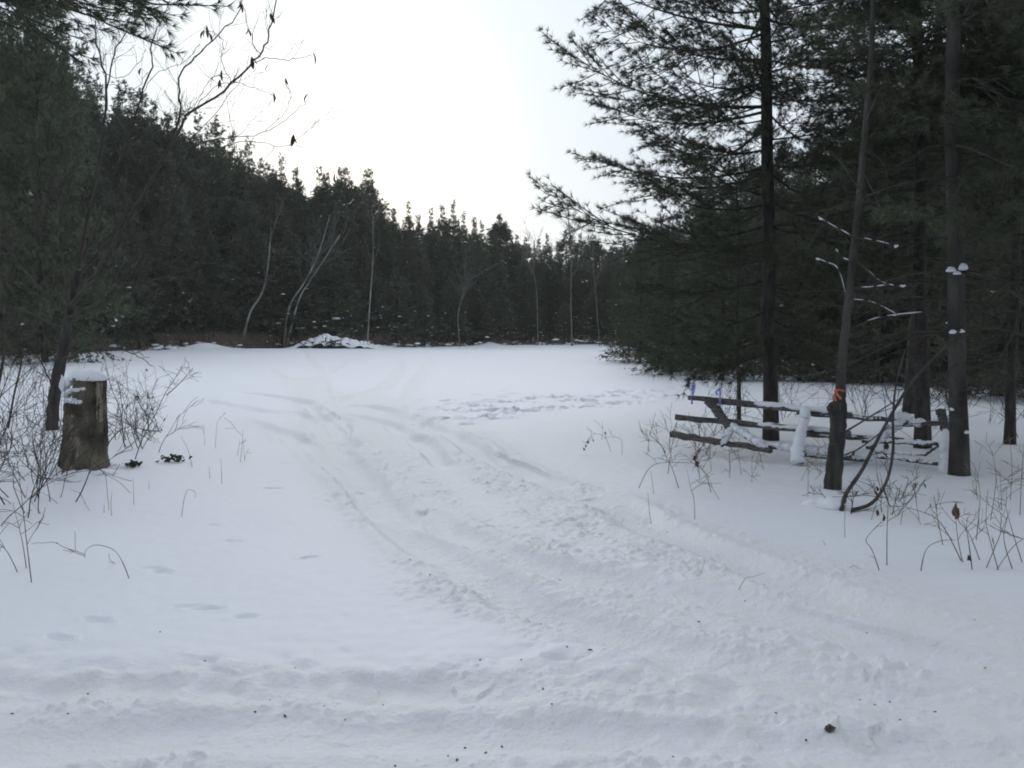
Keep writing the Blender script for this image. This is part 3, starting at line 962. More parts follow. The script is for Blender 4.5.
# ---- leafless tree on the left
rl = np.random.RandomState(61)
b = on_ground(52, 430); TD = b[1]
root = thing('leafless_tree', b, 'leafless many limbed tree behind the stump, a few curled brown leaves on its upper twigs', 'tree')
tk = MB()
trunk_pts = catmull([b - np.array([0, 0, .2]), P(53, 410, TD), P(58, 375, TD), P(65, 340, TD), P(70, 310, TD), P(78, 270, TD - .1)], 5)
tk.tube(trunk_pts, np.linspace(.105, .065, len(trunk_pts)), 9, True, 1, .05, rl)
part(root, 'trunk', tk, M['bark'])
br = MB(); tips = []; LPTS = []
LIMBS = [
    ([(72, 305), (100, 265), (133, 212), (181, 126), (189, 115), (232, 83), (259, 56), (270, 30), (277, -10)], -1.0, .030),
    ([(76, 280), (120, 225), (160, 165), (180, 115), (179, 78), (200, 52), (232, 22), (243, 0)], .6, .024),
    ([(74, 285), (92, 200), (105, 110), (103, 66), (96, 40), (96, 10)], .3, .026),
    ([(105, 110), (112, 60), (124, 36), (140, 14), (150, -8)], .2, .014),
    ([(78, 270), (110, 190), (140, 100), (152, 66), (151, 45), (162, 20), (170, 0)], 1.0, .02),
    ([(70, 310), (40, 240), (38, 170), (30, 110)], -.6, .022),
    ([(68, 318), (20, 265), (-30, 200), (-60, 150)], .4, .024),
    ([(70, 312), (60, 230), (66, 150), (60, 90)], 1.0, .02),
    ([(74, 300), (130, 250), (180, 215), (225, 180)], 1.2, .02),
    ([(70, 318), (120, 290), (170, 275), (215, 262)], -.8, .018),
    ([(66, 330), (20, 310), (-30, 300)], .8, .016),
    ([(72, 322), (110, 300), (140, 262), (150, 240)], -.5, .018),
    ([(60, 362), (90, 348), (115, 349), (135, 355), (154, 367)], -.8, .016),
    ([(120, 350), (135, 352), (147, 358)], -.9, .007),
    ([(52, 385), (42, 365), (34, 347), (26, 325)], -.4, .014),
    ([(232, 83), (259, 60), (285, 60), (300, 59), (313, 54)], -1.0, .008),
    ([(189, 115), (218, 85), (245, 86), (262, 90), (275, 97)], -1.0, .006),
    ([(259, 56), (248, 25), (240, -5)], -1.0, .007),
    ([(232, 83), (221, 60), (222, 40), (205, 28)], -1.0, .006),
    ([(200, 142), (235, 137), (265, 132), (285, 120), (303, 105), (309, 97)], -1.0, .008),
    ([(150, 185), (215, 150), (250, 142), (288, 146), (294, 138)], -1.0, .008),
    ([(181, 126), (205, 88), (214, 76), (230, 78)], -1.0, .005),
    ([(265, 132), (285, 112), (290, 95), (286, 82)], -1.0, .005),
    ([(140, 100), (155, 75), (180, 64), (200, 44)], 1.0, .006),
    ([(103, 72), (120, 78), (140, 62), (145, 48)], .3, .006),
    ([(110, 85), (135, 88), (148, 72)], .3, .005),
    ([(160, 165), (200, 130), (225, 100), (243, 75), (250, 55)], .6, .007),
]
for pix, dd, r in LIMBS:
    q = catmull(pixpoly(pix, TD + dd * .3, TD + dd), 5)
    q = [c + rl.normal(size=3) * .012 for c in q]
    LPTS += list(q)
    br.tube(q, np.linspace(r, max(.004, r * .3), len(q)), 5, False)
    for k in range(1 if pix[0][1] > 345 else 2 if r < .0101 else int(4 + len(pix) * 1.5)):
        f = rl.uniform(.2, 1); i = int(f * (len(q) - 2)); dv = q[i + 1] - q[i]; dv /= np.linalg.norm(dv) + 1e-9
        low = q[i][2] < 4.6
        dirv = dv + rl.normal(size=3) * .6 + np.array([0, 0, .3])
        grow(br, q[i], dirv, rl.uniform(.5, 1.3) * (1 if pix[0][1] < 345 else .2) if low else rl.uniform(.2, .5), .0062 if low else .0045, rl, 2 if low else 1, 0, .55, tips, .3, 2 if not low else 3, .0026)
part(root, 'limbs', br, M['twig'])
for (x, y) in ((236, 10), (239, 16), (264, 17), (211, 27), (224, 43), (313, 54), (285, 78), (308, 96), (269, 70), (247, 57), (222, 68), (294, 135), (335, 180), (141, 74), (170, 58), (214, 90), (276, 96), (205, 40), (209, 42), (247, 35)):
    lf = MB(); c = P(x, y - 6, TD - 1.0)
    big = rl.uniform(.10, .19)
    near_ = min(LPTS, key=lambda a: float(np.linalg.norm(a - c)))
    if np.linalg.norm(near_ - c) < .25: c = near_ + (c - near_) * .35
    lf.tube(catmull([near_, (near_ + c) / 2 + np.array([0, 0, .02]), c], 3), .0026, 3, False)
    leaf_mesh(lf, c, np.array([rl.uniform(-.5, .6), rl.normal() * .4, -1]), big, big * rl.uniform(.2, .36), rl)
    if rl.rand() < .5: leaf_mesh(lf, c + np.array([.01, 0, -.01]), np.array([rl.uniform(-.6, .6), rl.normal() * .4, -1]), big * .7, big * .2, rl)
    part(root, 'dry_leaf', lf, M['dry_leaf'], False)
# twig carrying the lowest leaf
tw = MB(); tw.tube(catmull(pixpoly([(294, 145), (312, 150), (328, 160), (335, 176)], TD - 1, TD - 1), 4), .004, 3, False)
part(root, 'twig', tw, M['twig'])

# ---- saplings left of it
for pix, r, lab in (([(7, 428), (14, 395), (21, 365), (19, 355), (8, 342)], .018, 'slender bare sapling with a fork, left of the leafless tree trunk'),
                    ([(-14, 470), (-4, 400), (6, 330), (-4, 250)], .02, 'bare sapling standing on the left frame border')):
    b = on_ground(*pix[0]); D = b[1]; rt_ = thing('bare_sapling', b, lab, 'sapling', 'bare saplings by the stump')
    mb = MB(); q = catmull([b - np.array([0, 0, .1])] + pixpoly(pix[1:], D, D + .3), 5)
    mb.tube(q, np.linspace(r, r * .5, len(q)), 6, True)
    part(rt_, 'stem', mb, M['twig'])
    mb = MB()
    for k in range(14):
        i = rl.randint(3, len(q) - 1)
        grow(mb, q[i], np.array([rl.normal(), rl.normal(), .6]), rl.uniform(.3, .9), .006, rl, 2, 0, .55, None, .3, 2)
    part(rt_, 'twigs', mb, M['twig'])

# ---- the snow capped stump
rs = np.random.RandomState(63)
b = on_ground(83, 469); SD = b[1]; pxm = SD / F
root = thing('tree_stump', b, 'broken grey brown tree stump capped with snow, left of the lane', 'stump')
ns, nv = 90, 60
Hs = 93 * pxm; cx = b[0]
def stump_r(a, f):
    base = 21.8 * pxm * (1 + (.16 + .10 * max(0, -math.cos(a))) * math.exp(-f * 7) + .30 * math.exp(-f * 13) * max(0, math.sin(2.5 * a + .6)) ** 2) * (1 - .18 * f)
    return base * (1 + .05 * math.sin(3 * a + 1) + .03 * math.sin(7 * a + 2 + 3 * f) + .09 * float(perlin(np.array([a * 5.0]), np.array([f * 2.2]), 66)[0]) + .06 * float(perlin(np.array([a * 14.0]), np.array([f * 5.0]), 67)[0]))
vs = []; qs = []
for i in range(nv):
    f = i / (nv - 1)
    for j in range(ns):
        a = j * 2 * math.pi / ns
        r_ = stump_r(a, f)
        # left side broken down to a ledge
        left = -math.cos(a)
        cut = 0.76 if left > 0.25 else 1.0
        jag = .012 * math.sin(9 * a) + .01 * math.sin(23 * a)
        z = min(f, cut + jag) * Hs if f > .5 else f * Hs
        shrink = 1.0
        if f > cut: shrink = max(.35, 1 - (f - cut) * 3.2)
        lean = 5 * pxm * f
        vs.append([cx + lean + r_ * shrink * math.cos(a) + rs.normal() * .003, b[1] + r_ * shrink * math.sin(a) + rs.normal() * .003, b[2] - .12 + z + .12 * f])
for i in range(nv - 1):
    for j in range(ns):
        qs.append([i * ns + j, i * ns + (j + 1) % ns, (i + 1) * ns + (j + 1) % ns, (i + 1) * ns + j])
mb = MB(); mb.add(vs, qs)
top = [[cx + 5 * pxm, b[1], b[2] + Hs]]
c0 = mb.n; mb.add(top); k = np.arange(ns)
mb.t.append(np.stack([np.full(ns, c0), (nv - 1) * ns + k, (nv - 1) * ns + (k + 1) % ns], -1))
part(root, 'trunk', mb, M['stump_bark'])
# patch where the bark has fallen off, bark ridges
mb = MB()
def patch(a0, a1, f0, f1, out):
    n1, n2 = 9, 12; vv = []
    for i in range(n2):
        f = f0 + (f1 - f0) * i / (n2 - 1)
        for j in range(n1):
            t = j / (n1 - 1); wob = .10 * math.sin(i * 1.3 + (0 if t < .5 else 2))
            a = a0 + (a1 - a0) * (t + (wob if 0 < i < n2 - 1 else 0))
            edge = min(t, 1 - t, i / (n2 - 1), 1 - i / (n2 - 1))
            r_ = stump_r(a, f) + (out + .006 if edge > .02 else -.02) + rs.normal() * .002
            vv.append([cx + 5 * pxm * f + r_ * math.cos(a), b[1] + r_ * math.sin(a), b[2] - .12 + f * Hs + .12 * f])
    q = [[i * n1 + j, i * n1 + j + 1, (i + 1) * n1 + j + 1, (i + 1) * n1 + j] for i in range(n2 - 1) for j in range(n1 - 1)]
    mb.add(vv, q)
patch(-1.95, -1.25, .04, .46, .007); patch(-2.05, -1.6, .45, .66, .008); patch(-.62, -.2, .55, .97, .007)
part(root, 'bare_wood', mb, M['stump_bare'])
sn = MB()
sn.blob(P(88, 379, SD - .02), 19 * pxm, 17 * pxm, 10.5 * pxm, rs, .04, True, 0, 22, 12)
sn.blob(P(74, 381, SD), 7 * pxm, 9 * pxm, 8 * pxm, rs, .06, True, 0, 14, 8)
part(root, 'snow_cap', sn, M['snow'])
for (x, y, w_) in ((60, 471, .16), (78, 475, .2), (100, 474, .17), (112, 468, .14)):
    sn = MB(); c = on_ground(x, y); sn.blob(c + np.array([0, .05, -.01]), w_, .14, .055, rs, .06, True, 0, 16, 9); part(root, 'snow_bank', sn, M['snow'])
sn = MB()
for (x, y, dd, a_, h_) in ((68, 401, .14, 5, 3.2), (73, 401, .2, 5.5, 2.8), (78, 402, .23, 4, 2.2), (66, 395, .1, 5, 4), (70, 391, .16, 4, 2.4), (76, 390, .22, 3.5, 1.8), (82, 389, .24, 3, 1.4), (65, 385, .05, 5, 8), (69, 383, .12, 4, 3.5)):
    sn.blob(P(x, y, SD - dd), a_ * pxm, 5 * pxm, h_ * pxm, rs, .13, False, 0, 10, 7)
part(root, 'snow_ledge', sn, M['snow'])


# ---- shrubs, weeds
def shrub(px, py, h, w, n, seed, label, mat='twig', depth=2, r=.007, group='bare shrubs by the stump', leaves=0, lean=0.0, name='bare_shrub'):
    rng = np.random.RandomState(seed)
    b = on_ground(px, py); mb = MB(); tips = []
    for k in range(n):
        s = b + np.array([rng.normal() * w * .35, rng.normal() * w * .3, -.05])
        d = np.array([rng.normal() * .45 + lean, rng.normal() * .35, 1])
        grow(mb, s, d, h * rng.uniform(.5, 1), r * rng.uniform(.6, 1.1), rng, depth, .1, .5, tips, .1, 3, .0022)
    root = thing(name, b, label, 'shrub', group)
    part(root, 'twigs', mb, M[mat])
    if leaves:
        lf = MB()
        for k in range(leaves):
            c, d = tips[rng.randint(len(tips))]
            leaf_mesh(lf, c, [rng.normal() * .3, rng.normal() * .3, -1], .05, .025, rng)
        part(root, 'leaves', lf, M['dry_leaf'], False)
    return root


shrub(18, 500, .9, .7, 12, 71, 'tangle of thin bare stems at the left border, below the leafless tree')
shrub(45, 478, .75, .5, 9, 72, 'low bare shrub just left of the stump foot')
shrub(8, 455, 1.0, .6, 8, 73, 'upright bare shrub at the left border behind the snow lump')
shrub(118, 440, 1.05, .5, 8, 74, 'fine twigged bare shrub close to the right side of the stump', leaves=6)
shrub(150, 432, .8, .6, 7, 75, 'spreading bare shrub with a few red brown leaves, second right of stump', leaves=10)
shrub(30, 425, 1.2, .8, 8, 78, 'thin bare shrub behind the saplings near the left border')
shrub(-8, 520, .8, .7, 11, 182, 'tangled bare shrub cut by the left border, nearest the lane')
shrub(22, 470, .95, .6, 8, 183, 'dense bare shrub between left border and leafless tree trunk')
shrub(138, 448, .6, .5, 9, 184, 'low fine twigged shrub right of the stump, above the leafy tuft')
shrub(100, 418, 1.0, .9, 8, 79, 'thin bare shrub in the snow behind the stump')


def weed(polys, label, group=None, r=.004, twigs=0, seed=0, mat='weed', heads=(), name='dry_weed', leaf_n=0):
    """stalks given as photo pixels; the first stalk's first pixel is its foot in the snow"""
    rng = np.random.RandomState(1000 + seed)
    b = on_ground(*polys[0][0]); mbs = []
    allq = []
    for pl in polys:
        f = on_ground(*pl[0]) if len(pl) > 1 else b
        D = f[1]
        if abs(D - b[1]) > 1.2: D = b[1]; f = P(pl[0][0], pl[0][1], D)
        q = [f - np.array([0, 0, .04])] + [P(x, y, D + rng.normal() * .06) for x, y in pl[1:]]
        q = catmull(q, 5); allq += q
        mb = MB(); mbs.append(mb)
        mb.tube(q, np.linspace(r * .72, r * .3, len(q)), 4, False)
        for k in range(twigs):
            i = rng.randint(len(q) // 3, len(q) - 1)
            grow(mb, q[i], np.array([rng.normal(), rng.normal(), .9]), rng.uniform(.08, .25), .0024, rng, 1, .2, .5, None, 0, 2, .0018)
    hds = []
    for (x, y, s) in heads:
        hd = MB(); hds.append(hd); hd.blob(P(x, y, b[1] - .05), s * .36, s * .3, s * .6, rng, .35, False, 0, 7, 5)
    root = thing(name, b, label, 'weed', group)
    for mb in mbs: part(root, 'stalk', mb, M[mat])
    for hd in hds: part(root, 'seed_head', hd, M['dry_leaf'])
    if leaf_n:
        lf = MB()
        for k in range(leaf_n):
            c = allq[rng.randint(len(allq) // 2, len(allq))]
            leaf_mesh(lf, c, [rng.normal() * .3, rng.normal() * .3, -1], .045, .022, rng)
        part(root, 'leaves', lf, M['dry_leaf'], False)
    return root


GW = 'dry weeds poking through the snow'
weed([[(134, 459), (142, 440), (155, 415), (166, 392), (174, 380), (182, 366)], [(166, 392), (178, 385), (193, 368)]], 'tall leaning twig right of the stump rising from a dark tuft', GW, .008, 8, 1, 'twig')
weed([[(125, 448), (120, 410), (112, 390), (106, 365), (102, 352)], [(160, 428), (145, 430), (130, 425), (105, 414)]], 'crossing twigs close against the right of the stump', GW, .008, 7, 2, 'twig')
weed([[(105, 444), (118, 432), (126, 428), (131, 425)], [(106, 447), (113, 455)], [(105, 422), (112, 460)]], 'short dark broken sticks at the right foot of the stump', GW, .012, 0, 3, 'twig')
weed([[(110, 476), (120, 464)]], 'short bare stick slanting from the snow below the stump', GW, .006, 0, 4, 'twig')
weed([[(131, 578), (122, 561), (112, 549), (96, 545), (86, 550), (85, 558)], [(104, 548), (101, 575)], [(121, 560), (121, 575)]], 'arched broken stalk on smooth snow, left foreground', GW, .0045, 2, 5)
weed([[(32, 582), (27, 545), (22, 500), (17, 460)], [(27, 568), (22, 540), (15, 512)], [(20, 572), (8, 553), (-4, 540)], [(25, 492), (12, 470), (2, 450)]], 'tall thin stalks at the left border in front of the shrubs', GW, .0055, 3, 6)
weed([[(112, 517), (111, 505), (112, 492)], [(104, 512), (104, 505)]], 'short straight stalk between stump and arched stalk', GW, .004, 0, 7)
weed([[(181, 517), (184, 500), (188, 490), (195, 492), (195, 498)]], 'small hooked stalk alone right of the stump', GW, .004, 0, 8)
weed([[(193, 467), (188, 450), (181, 436)], [(222, 484), (221, 458)], [(210, 478), (209, 466)]], 'three thin stalks right of the dark fern clump', GW, .004, 0, 9)
weed([[(240, 462), (242, 445), (243, 430)], [(237, 455), (240, 440)], [(245, 461), (243, 440)]], 'cluster of faint upright stalks near the wheel tracks', GW, .004, 1, 10)
weed([[(62, 503), (45, 494), (30, 492)], [(45, 515), (30, 500)], [(92, 510), (84, 502)]], 'flattened thin stalks lying below the left shrubs', GW, .004, 1, 11)
weed([[(134, 505), (133, 478)], [(149, 489), (149, 480)]], 'pair of faint short stalks below the stump twigs', GW, .0035, 0, 12)
weed([[(215, 448), (217, 425), (220, 418)], [(205, 445), (204, 430)]], 'pair of stalks at the near end of the left wheel tracks', GW, .0035, 1, 13)
# right side
weed([[(622, 455), (621, 440), (610, 437), (600, 440)], [(612, 452), (605, 437), (594, 434), (587, 441), (584, 450)]], 'drooping weed with dark seed pods alone beside the footprints', GW, .004, 3, 14, heads=[(584, 449, .03), (588, 442, .025), (593, 440, .025), (605, 433, .025), (586, 446, .022)])
weed([[(637, 488), (648, 470), (661, 463), (690, 463), (698, 466)], [(712, 492), (706, 475), (697, 464), (690, 455)], [(680, 488), (672, 468), (665, 455)], [(668, 470), (672, 445), (675, 430)], [(700, 478), (697, 450)]], 'arching dry stems below the left ends of the fence rails', GW, .0055, 6, 15, heads=[(697, 464, .05), (695, 458, .04)])
weed([[(652, 524), (649, 508), (648, 492)], [(654, 494), (651, 470)]], 'single upright stalk in open snow in front of the fence', GW, .004, 0, 16)
weed([[(695, 520), (694, 500), (690, 485), (687, 470)], [(722, 500), (710, 485), (700, 480)]], 'tall stalk in front of the arching stems', GW, .004, 2, 17)
weed([[(730, 478), (729, 445)], [(752, 482), (752, 450)], [(742, 475), (738, 452), (735, 440)], [(712, 470), (708, 445)], [(765, 470), (758, 450)]], 'row of thin upright stalks in front of the low rails', GW, .004, 5, 18)
weed([[(808, 497), (808, 470), (806, 455)], [(800, 480), (808, 468), (830, 450)], [(815, 475), (825, 470)]], 'thin stalks between the snowy post and the snag', GW, .004, 4, 19)
weed([[(887, 565), (887, 535), (888, 500), (887, 460)], [(881, 569), (872, 550), (866, 540), (875, 528), (886, 517)]], 'tall straight stalk with a kinked stem beside it, front right', GW, .0055, 1, 20, heads=[(884, 518, .03)])
weed([[(964, 561), (950, 538), (938, 520), (925, 513), (905, 508), (890, 514)], [(944, 545), (938, 520), (934, 495)], [(920, 570), (926, 550), (940, 541), (956, 540)]], 'two thin arching stems in the front right snow', GW, .0055, 1, 21)
weed([[(973, 569), (969, 545), (966, 530), (958, 520), (954, 508)], [(964, 562), (958, 540), (956, 520)], [(982, 560), (972, 540), (962, 520)]], 'stalks holding a dark shrivelled seed head, front right', GW, .006, 2, 22, heads=[(956, 510, .065), (957, 515, .05), (969, 558, .03)])
weed([[(1000, 570), (990, 540), (986, 520), (988, 490)], [(984, 568), (998, 540), (1010, 510)], [(1014, 568), (1004, 540), (1008, 515)], [(993, 570), (1012, 548), (1030, 534)], [(1024, 562), (1012, 530), (1004, 500)], [(976, 540), (980, 500), (978, 480)]], 'clump of crossing thin stalks at the front right border', GW, .0055, 2, 23)
weed([[(860, 560), (866, 556), (876, 558)], [(848, 572), (852, 566), (860, 569)]], 'short bent grass blades in the snow below the snag', GW, .0035, 0, 24)
weed([[(845, 538), (845, 510), (848, 495)], [(700, 590), (712, 584), (718, 582)], [(828, 546), (823, 540)]], 'sparse short stalks around the snag foot', GW, .0035, 0, 25)
weed([[(1010, 500), (1012, 470), (1010, 440)], [(990, 520), (996, 480), (992, 450)], [(1020, 515), (1022, 470), (1026, 430)], [(978, 500), (975, 470)], [(1002, 510), (1000, 470)]], 'upright stalks in the snow under the border trunk', GW, .005, 4, 26)
weed([[(920, 520), (915, 490), (918, 465)], [(940, 530), (935, 500)], [(900, 525), (905, 500), (915, 488)], [(870, 520), (878, 500), (890, 498)]], 'thin stalks in front of the right fence end', GW, .004, 4, 27)
weed([[(735, 590), (745, 579), (752, 577), (765, 573)], [(690, 572), (700, 574), (705, 560)]], 'faint pale straws lying by the right wheel track', GW, .003, 0, 28)

# dark evergreen tufts
for (px, py, w, h, lab) in ((173, 462, .15, .13, 'dark green fern clump poking through the snow right of the stump'), (133, 467, .09, .09, 'small dark leafy tuft between stump and fern clump')):
    rng = np.random.RandomState(px); b = on_ground(px, py); mb = MB()
    for k in range(46):
        az = rng.uniform(0, 6.28); c = b + np.array([rng.normal() * w * .45, rng.normal() * w * .4, rng.uniform(0, h * .5)])
        leaf_mesh(mb, c, [math.cos(az), math.sin(az), rng.uniform(-.1, .8)], rng.uniform(.03, .07), .03, rng)
    single('fern_clump', mb, M['evergreen'], tuple(b), lab, 'fern', None, None, False)
# snow lump at the left border
mb = MB(); b = on_ground(-6, 452); mb.blob(b + np.array([0, 0, .12]), .19, .2, .17, rs, .04, True, 0, 16, 10)
single('snow_lump', mb, M['snow'], tuple(b), 'rounded lump of snow on a low stub at the left border', 'snow lump')

# ------------------------------------------------------------------ right: snag, leaning stems, fence, ribbons
rg = np.random.RandomState(81)
b = on_ground(831, 489); ND = b[1]
root = thing('dead_snag', b, 'dead snag with peeling grey upper stem, dark lower trunk and orange ribbon', 'tree')
mb = MB()
q = catmull([b - np.array([0, 0, .15]), P(834, 470, ND), P(837, 440, ND), P(839, 412, ND), P(840, 392, ND)], 6)
mb.tube(q, np.interp(np.linspace(0, 1, len(q)), [0, .1, .5, .78, .86, 1], [.105, .088, .078, .082, .062, .055]), 9, True, 1, .06, rg)
mb.blob(P(836, 408, ND - .02), .085, .08, .07, rg, .12, False, 0, 10, 7)
part(root, 'trunk', mb, M['bark'])
mb = MB()
q = catmull([P(840, 394, ND), P(843, 350, ND + .1), P(849, 300, ND + .2), P(854, 250, ND + .3), P(860, 190, ND + .4), P(866, 120, ND + .5), P(871, 60, ND + .6), P(874, -40, ND + .8)], 6)
mb.tube(q, np.interp(np.linspace(0, 1, len(q)), [0, .3, 1], [.048, .042, .026]), 8, True, 1, .07, rg)
part(root, 'upper_stem', mb, M['bark_grey'], label='pale flaking upper stem')
mb = MB(); sn = MB()
SN = [([(850, 236), (872, 241), (898, 247)], .012, .7), ([(850, 236), (832, 226), (818, 218)], .010, .8), ([(847, 300), (838, 270), (826, 263), (814, 258)], .009, .5), ([(858, 262), (872, 275), (882, 283), (896, 287), (906, 287)], .011, .8),
      ([(848, 288), (868, 288), (885, 286)], .008, .6), ([(848, 300), (872, 303), (898, 316)], .011, .8), ([(852, 262), (842, 258), (836, 250)], .008, .4), ([(846, 330), (880, 318), (930, 312)], .008, .3),
      ([(862, 170), (872, 190), (880, 210), (882, 240)], .008, 0), ([(864, 150), (884, 165), (888, 200)], .008, 0), ([(860, 190), (838, 160), (828, 150)], .007, 0), ([(866, 120), (880, 90), (890, 70)], .007, 0), ([(868, 100), (850, 80), (840, 78)], .007, 0)]
for pix, r, s in SN:
    q = catmull(pixpoly(pix, ND + .2, ND + .2 + rg.normal() * .35), 6)
    mb.tube(q, np.linspace(r, r * .5, len(q)), 5, False)
    for k in range(4):
        i = rg.randint(1, len(q) - 1); grow(mb, q[i], rg.normal(size=3) + np.array([0, 0, -.1]), rg.uniform(.15, .5), .004, rg, 1, .4, .5, None, 0, 2)
    i = 0
    while i < len(q) - 2:
        if rg.rand() < s:
            m = min(len(q) - 1, i + rg.randint(2, 6)); seg = [c + np.array([0, 0, r * .7 + .006]) for c in q[i:m + 1]]
            if len(seg) >= 2:
                rr_ = np.linspace(1, .8, len(seg)) * rg.uniform(.004, .009); rr_[0] *= .4; rr_[-1] *= .4
                sn.tube(seg, rr_, 6, True, .8, .15, rg)
            i = m + 1
        else: i += 2
part(root, 'side_branches', mb, M['twig'])
for (x, y, s) in ((896, 246, .024), (903, 286, .022), (895, 315, .018), (821, 219, .018), (818, 259, .018)):
    s1_ = MB(); s1_.blob(P(x, y, ND + .25), s, s * .8, s * .5, rg, .28, False, 0, 9, 6); part(root, 'snow_clump', s1_, M['snow'])
props(part(root, 'snow_patches', sn, M['snow']), kind='stuff')
# snow at its foot
mb = MB(); c = on_ground(832, 507); mb.blob(c, .17, .15, .085, rg, .07, True, .2, 20, 12); mb.blob(c + np.array([-.13, .05, -.01]), .12, .12, .07, rg, .07, True, .2, 16, 10)
single('snow_lump', mb, M['snow'], tuple(c), 'soft mound of snow at the foot of the ribboned snag', 'snow lump')


def ribbon(segs, label, w, mat, group=None):
    """thin plastic tape: each strip is a bent band of real width"""
    mb = MB()
    for pts in segs:
        pts = np.array(catmull(pts, 5)); n = len(pts)
        tan = np.gradient(pts, axis=0); sd = np.cross(tan, [0, 1.0, 0.25]); sd /= np.linalg.norm(sd, axis=1)[:, None] + 1e-9
        tw = np.sin(np.arange(n) * .7)[:, None] * .3
        sd = sd + np.array([0, 1.0, 0]) * tw; sd /= np.linalg.norm(sd, axis=1)[:, None]
        nr = np.cross(tan, sd); nr /= np.linalg.norm(nr, axis=1)[:, None] + 1e-9
        e = .0015
        v = np.stack([pts - sd * w / 2 - nr * e, pts + sd * w / 2 - nr * e, pts + sd * w / 2 + nr * e, pts - sd * w / 2 + nr * e], 1).reshape(-1, 3)
        i = np.arange(n - 1)[:, None] * 4; j = np.arange(4)[None, :]
        mb.add(v, np.stack([i + j, i + (j + 1) % 4, i + 4 + (j + 1) % 4, i + 4 + j], -1).reshape(-1, 4))
    c = np.concatenate([np.array(s) for s in segs]).mean(0)
    return single('marker_ribbon', mb, M[mat], tuple(c), label, 'ribbon', group)


ribbon([[P(834, 391, ND - .07), P(838, 390, ND - .08), P(844, 391, ND - .07)], [P(836, 390, ND - .085), P(837, 394, ND - .10), P(841, 399, ND - .10)], [P(836, 391, ND - .09), P(834, 396, ND - .1), P(836, 401, ND - .1)]], 'orange plastic ribbon tied round the snag', .022, 'orange')

# leaning dead stems in front of the fence
b = on_ground(841, 512); LD = b[1]
root = thing('leaning_stems', b, 'two curved dead stems leaning together in front of the fence', 'dead branch')
for pix, r, d1 in (([(841, 514), (846, 494), (862, 470), (880, 435), (897, 405), (915, 378), (940, 352), (960, 330)], .022, 1.6), ([(848, 511), (872, 503), (887, 480), (893, 450), (893, 420), (896, 385), (905, 350)], .017, 1.2), ([(845, 432), (868, 418), (897, 400)], .010, .9), ([(845, 455), (860, 448), (880, 433), (890, 425)], .008, .7), ([(884, 489), (888, 502), (891, 508)], .008, .3)):
    mb = MB(); q = catmull(pixpoly(pix, LD, LD + d1), 5)
    if pix[0][1] > 500: q[0] = q[0] - np.array([0, 0, .08])
    mb.tube(q, np.linspace(r, r * .5, len(q)), 6, True, 1, .05, rg)
    for k in range(7 if pix[0][1] > 500 else 2):
        i = rg.randint(len(q) // 3, len(q) - 1); grow(mb, q[i], np.array([rg.normal(), rg.normal(), .4]), rg.uniform(.2, .7), .0045, rg, 1, .2, .5, None, .1, 3)
    part(root, 'stem', mb, M['twig'])
shrub(868, 512, .35, .5, 7, 83, 'low tangle of thin twigs with dry leaves at the feet of the leaning stems', leaves=8, group='bare shrubs near the fence')

# the rail fence
root = thing('rail_fence', on_ground(803, 465), 'zigzag split rail fence half buried in snow, old dark rails', 'fence')


def clots(pix, n, w, seed):
    g = np.random.RandomState(seed); mb = MB()
    q = catmull([P(*c) for c in pix], 8); wf = np.interp(np.linspace(0, 1, len(q)), np.linspace(0, 1, len(w)), w)
    mb.tube([c + g.normal(size=3) * .006 for c in q], wf * .92, 14, True, 1, .06, g)
    for k in range(n):
        i = g.randint(len(q)); r = wf[i] * g.uniform(.35, .8)
        mb.blob(q[i] + np.array([g.normal() * wf[i] * .28, -abs(g.normal()) * wf[i] * .15, g.normal() * .01]), r * 1.15, r, r * g.uniform(1.0, 1.6), g, .04, False, g.uniform(0, 3), 14, 9)
    part(root, 'snow_load', mb, M['snow'])


def rail(a, b_, r0, name='rail', sag=0.0, r1=None, mat='rail'):
    mb = MB(); n = 14; t = np.linspace(0, 1, n)[:, None]
    pts = np.asarray(a) * (1 - t) + np.asarray(b_) * t
    pts[:, 2] -= sag * np.sin(t[:, 0] * math.pi); pts += rg.normal(size=pts.shape) * .0035
    rad = np.linspace(r0, r1 or r0, n) * (1 + .08 * rg.normal(size=n))
    mb.tube(pts, rad * 0.98, 4, True, .95, .07, rg, phase=math.pi / 4 + rg.uniform(-.25, .25))
    part(root, name, mb, M[mat], False)
    return pts


def snow_roll(pts, w, h, name='snow_load', thick=None, start=0.0, end=1.0):
    mb = MB(); pts = np.asarray(pts); n = len(pts); i0, i1 = int(start * (n - 1)), max(int(start * (n - 1)) + 2, int(end * (n - 1)))
    seg = np.array(catmull(pts[i0:i1 + 1], 4)) + np.array([0, 0, h * .55])
    m = len(seg); s = np.linspace(0, 1, m); pr = np.clip(np.minimum(s, 1 - s) * 6, .15, 1) ** .5
    pr = pr * (1 + .38 * perlin(s * m * .22, s * 0 + rg.uniform(0, 90), 5))
    mb.tube(seg + rg.normal(size=seg.shape) * .004, w * pr, 10, True, h / w, .06, rg)
    part(root, name, mb, M['snow'])


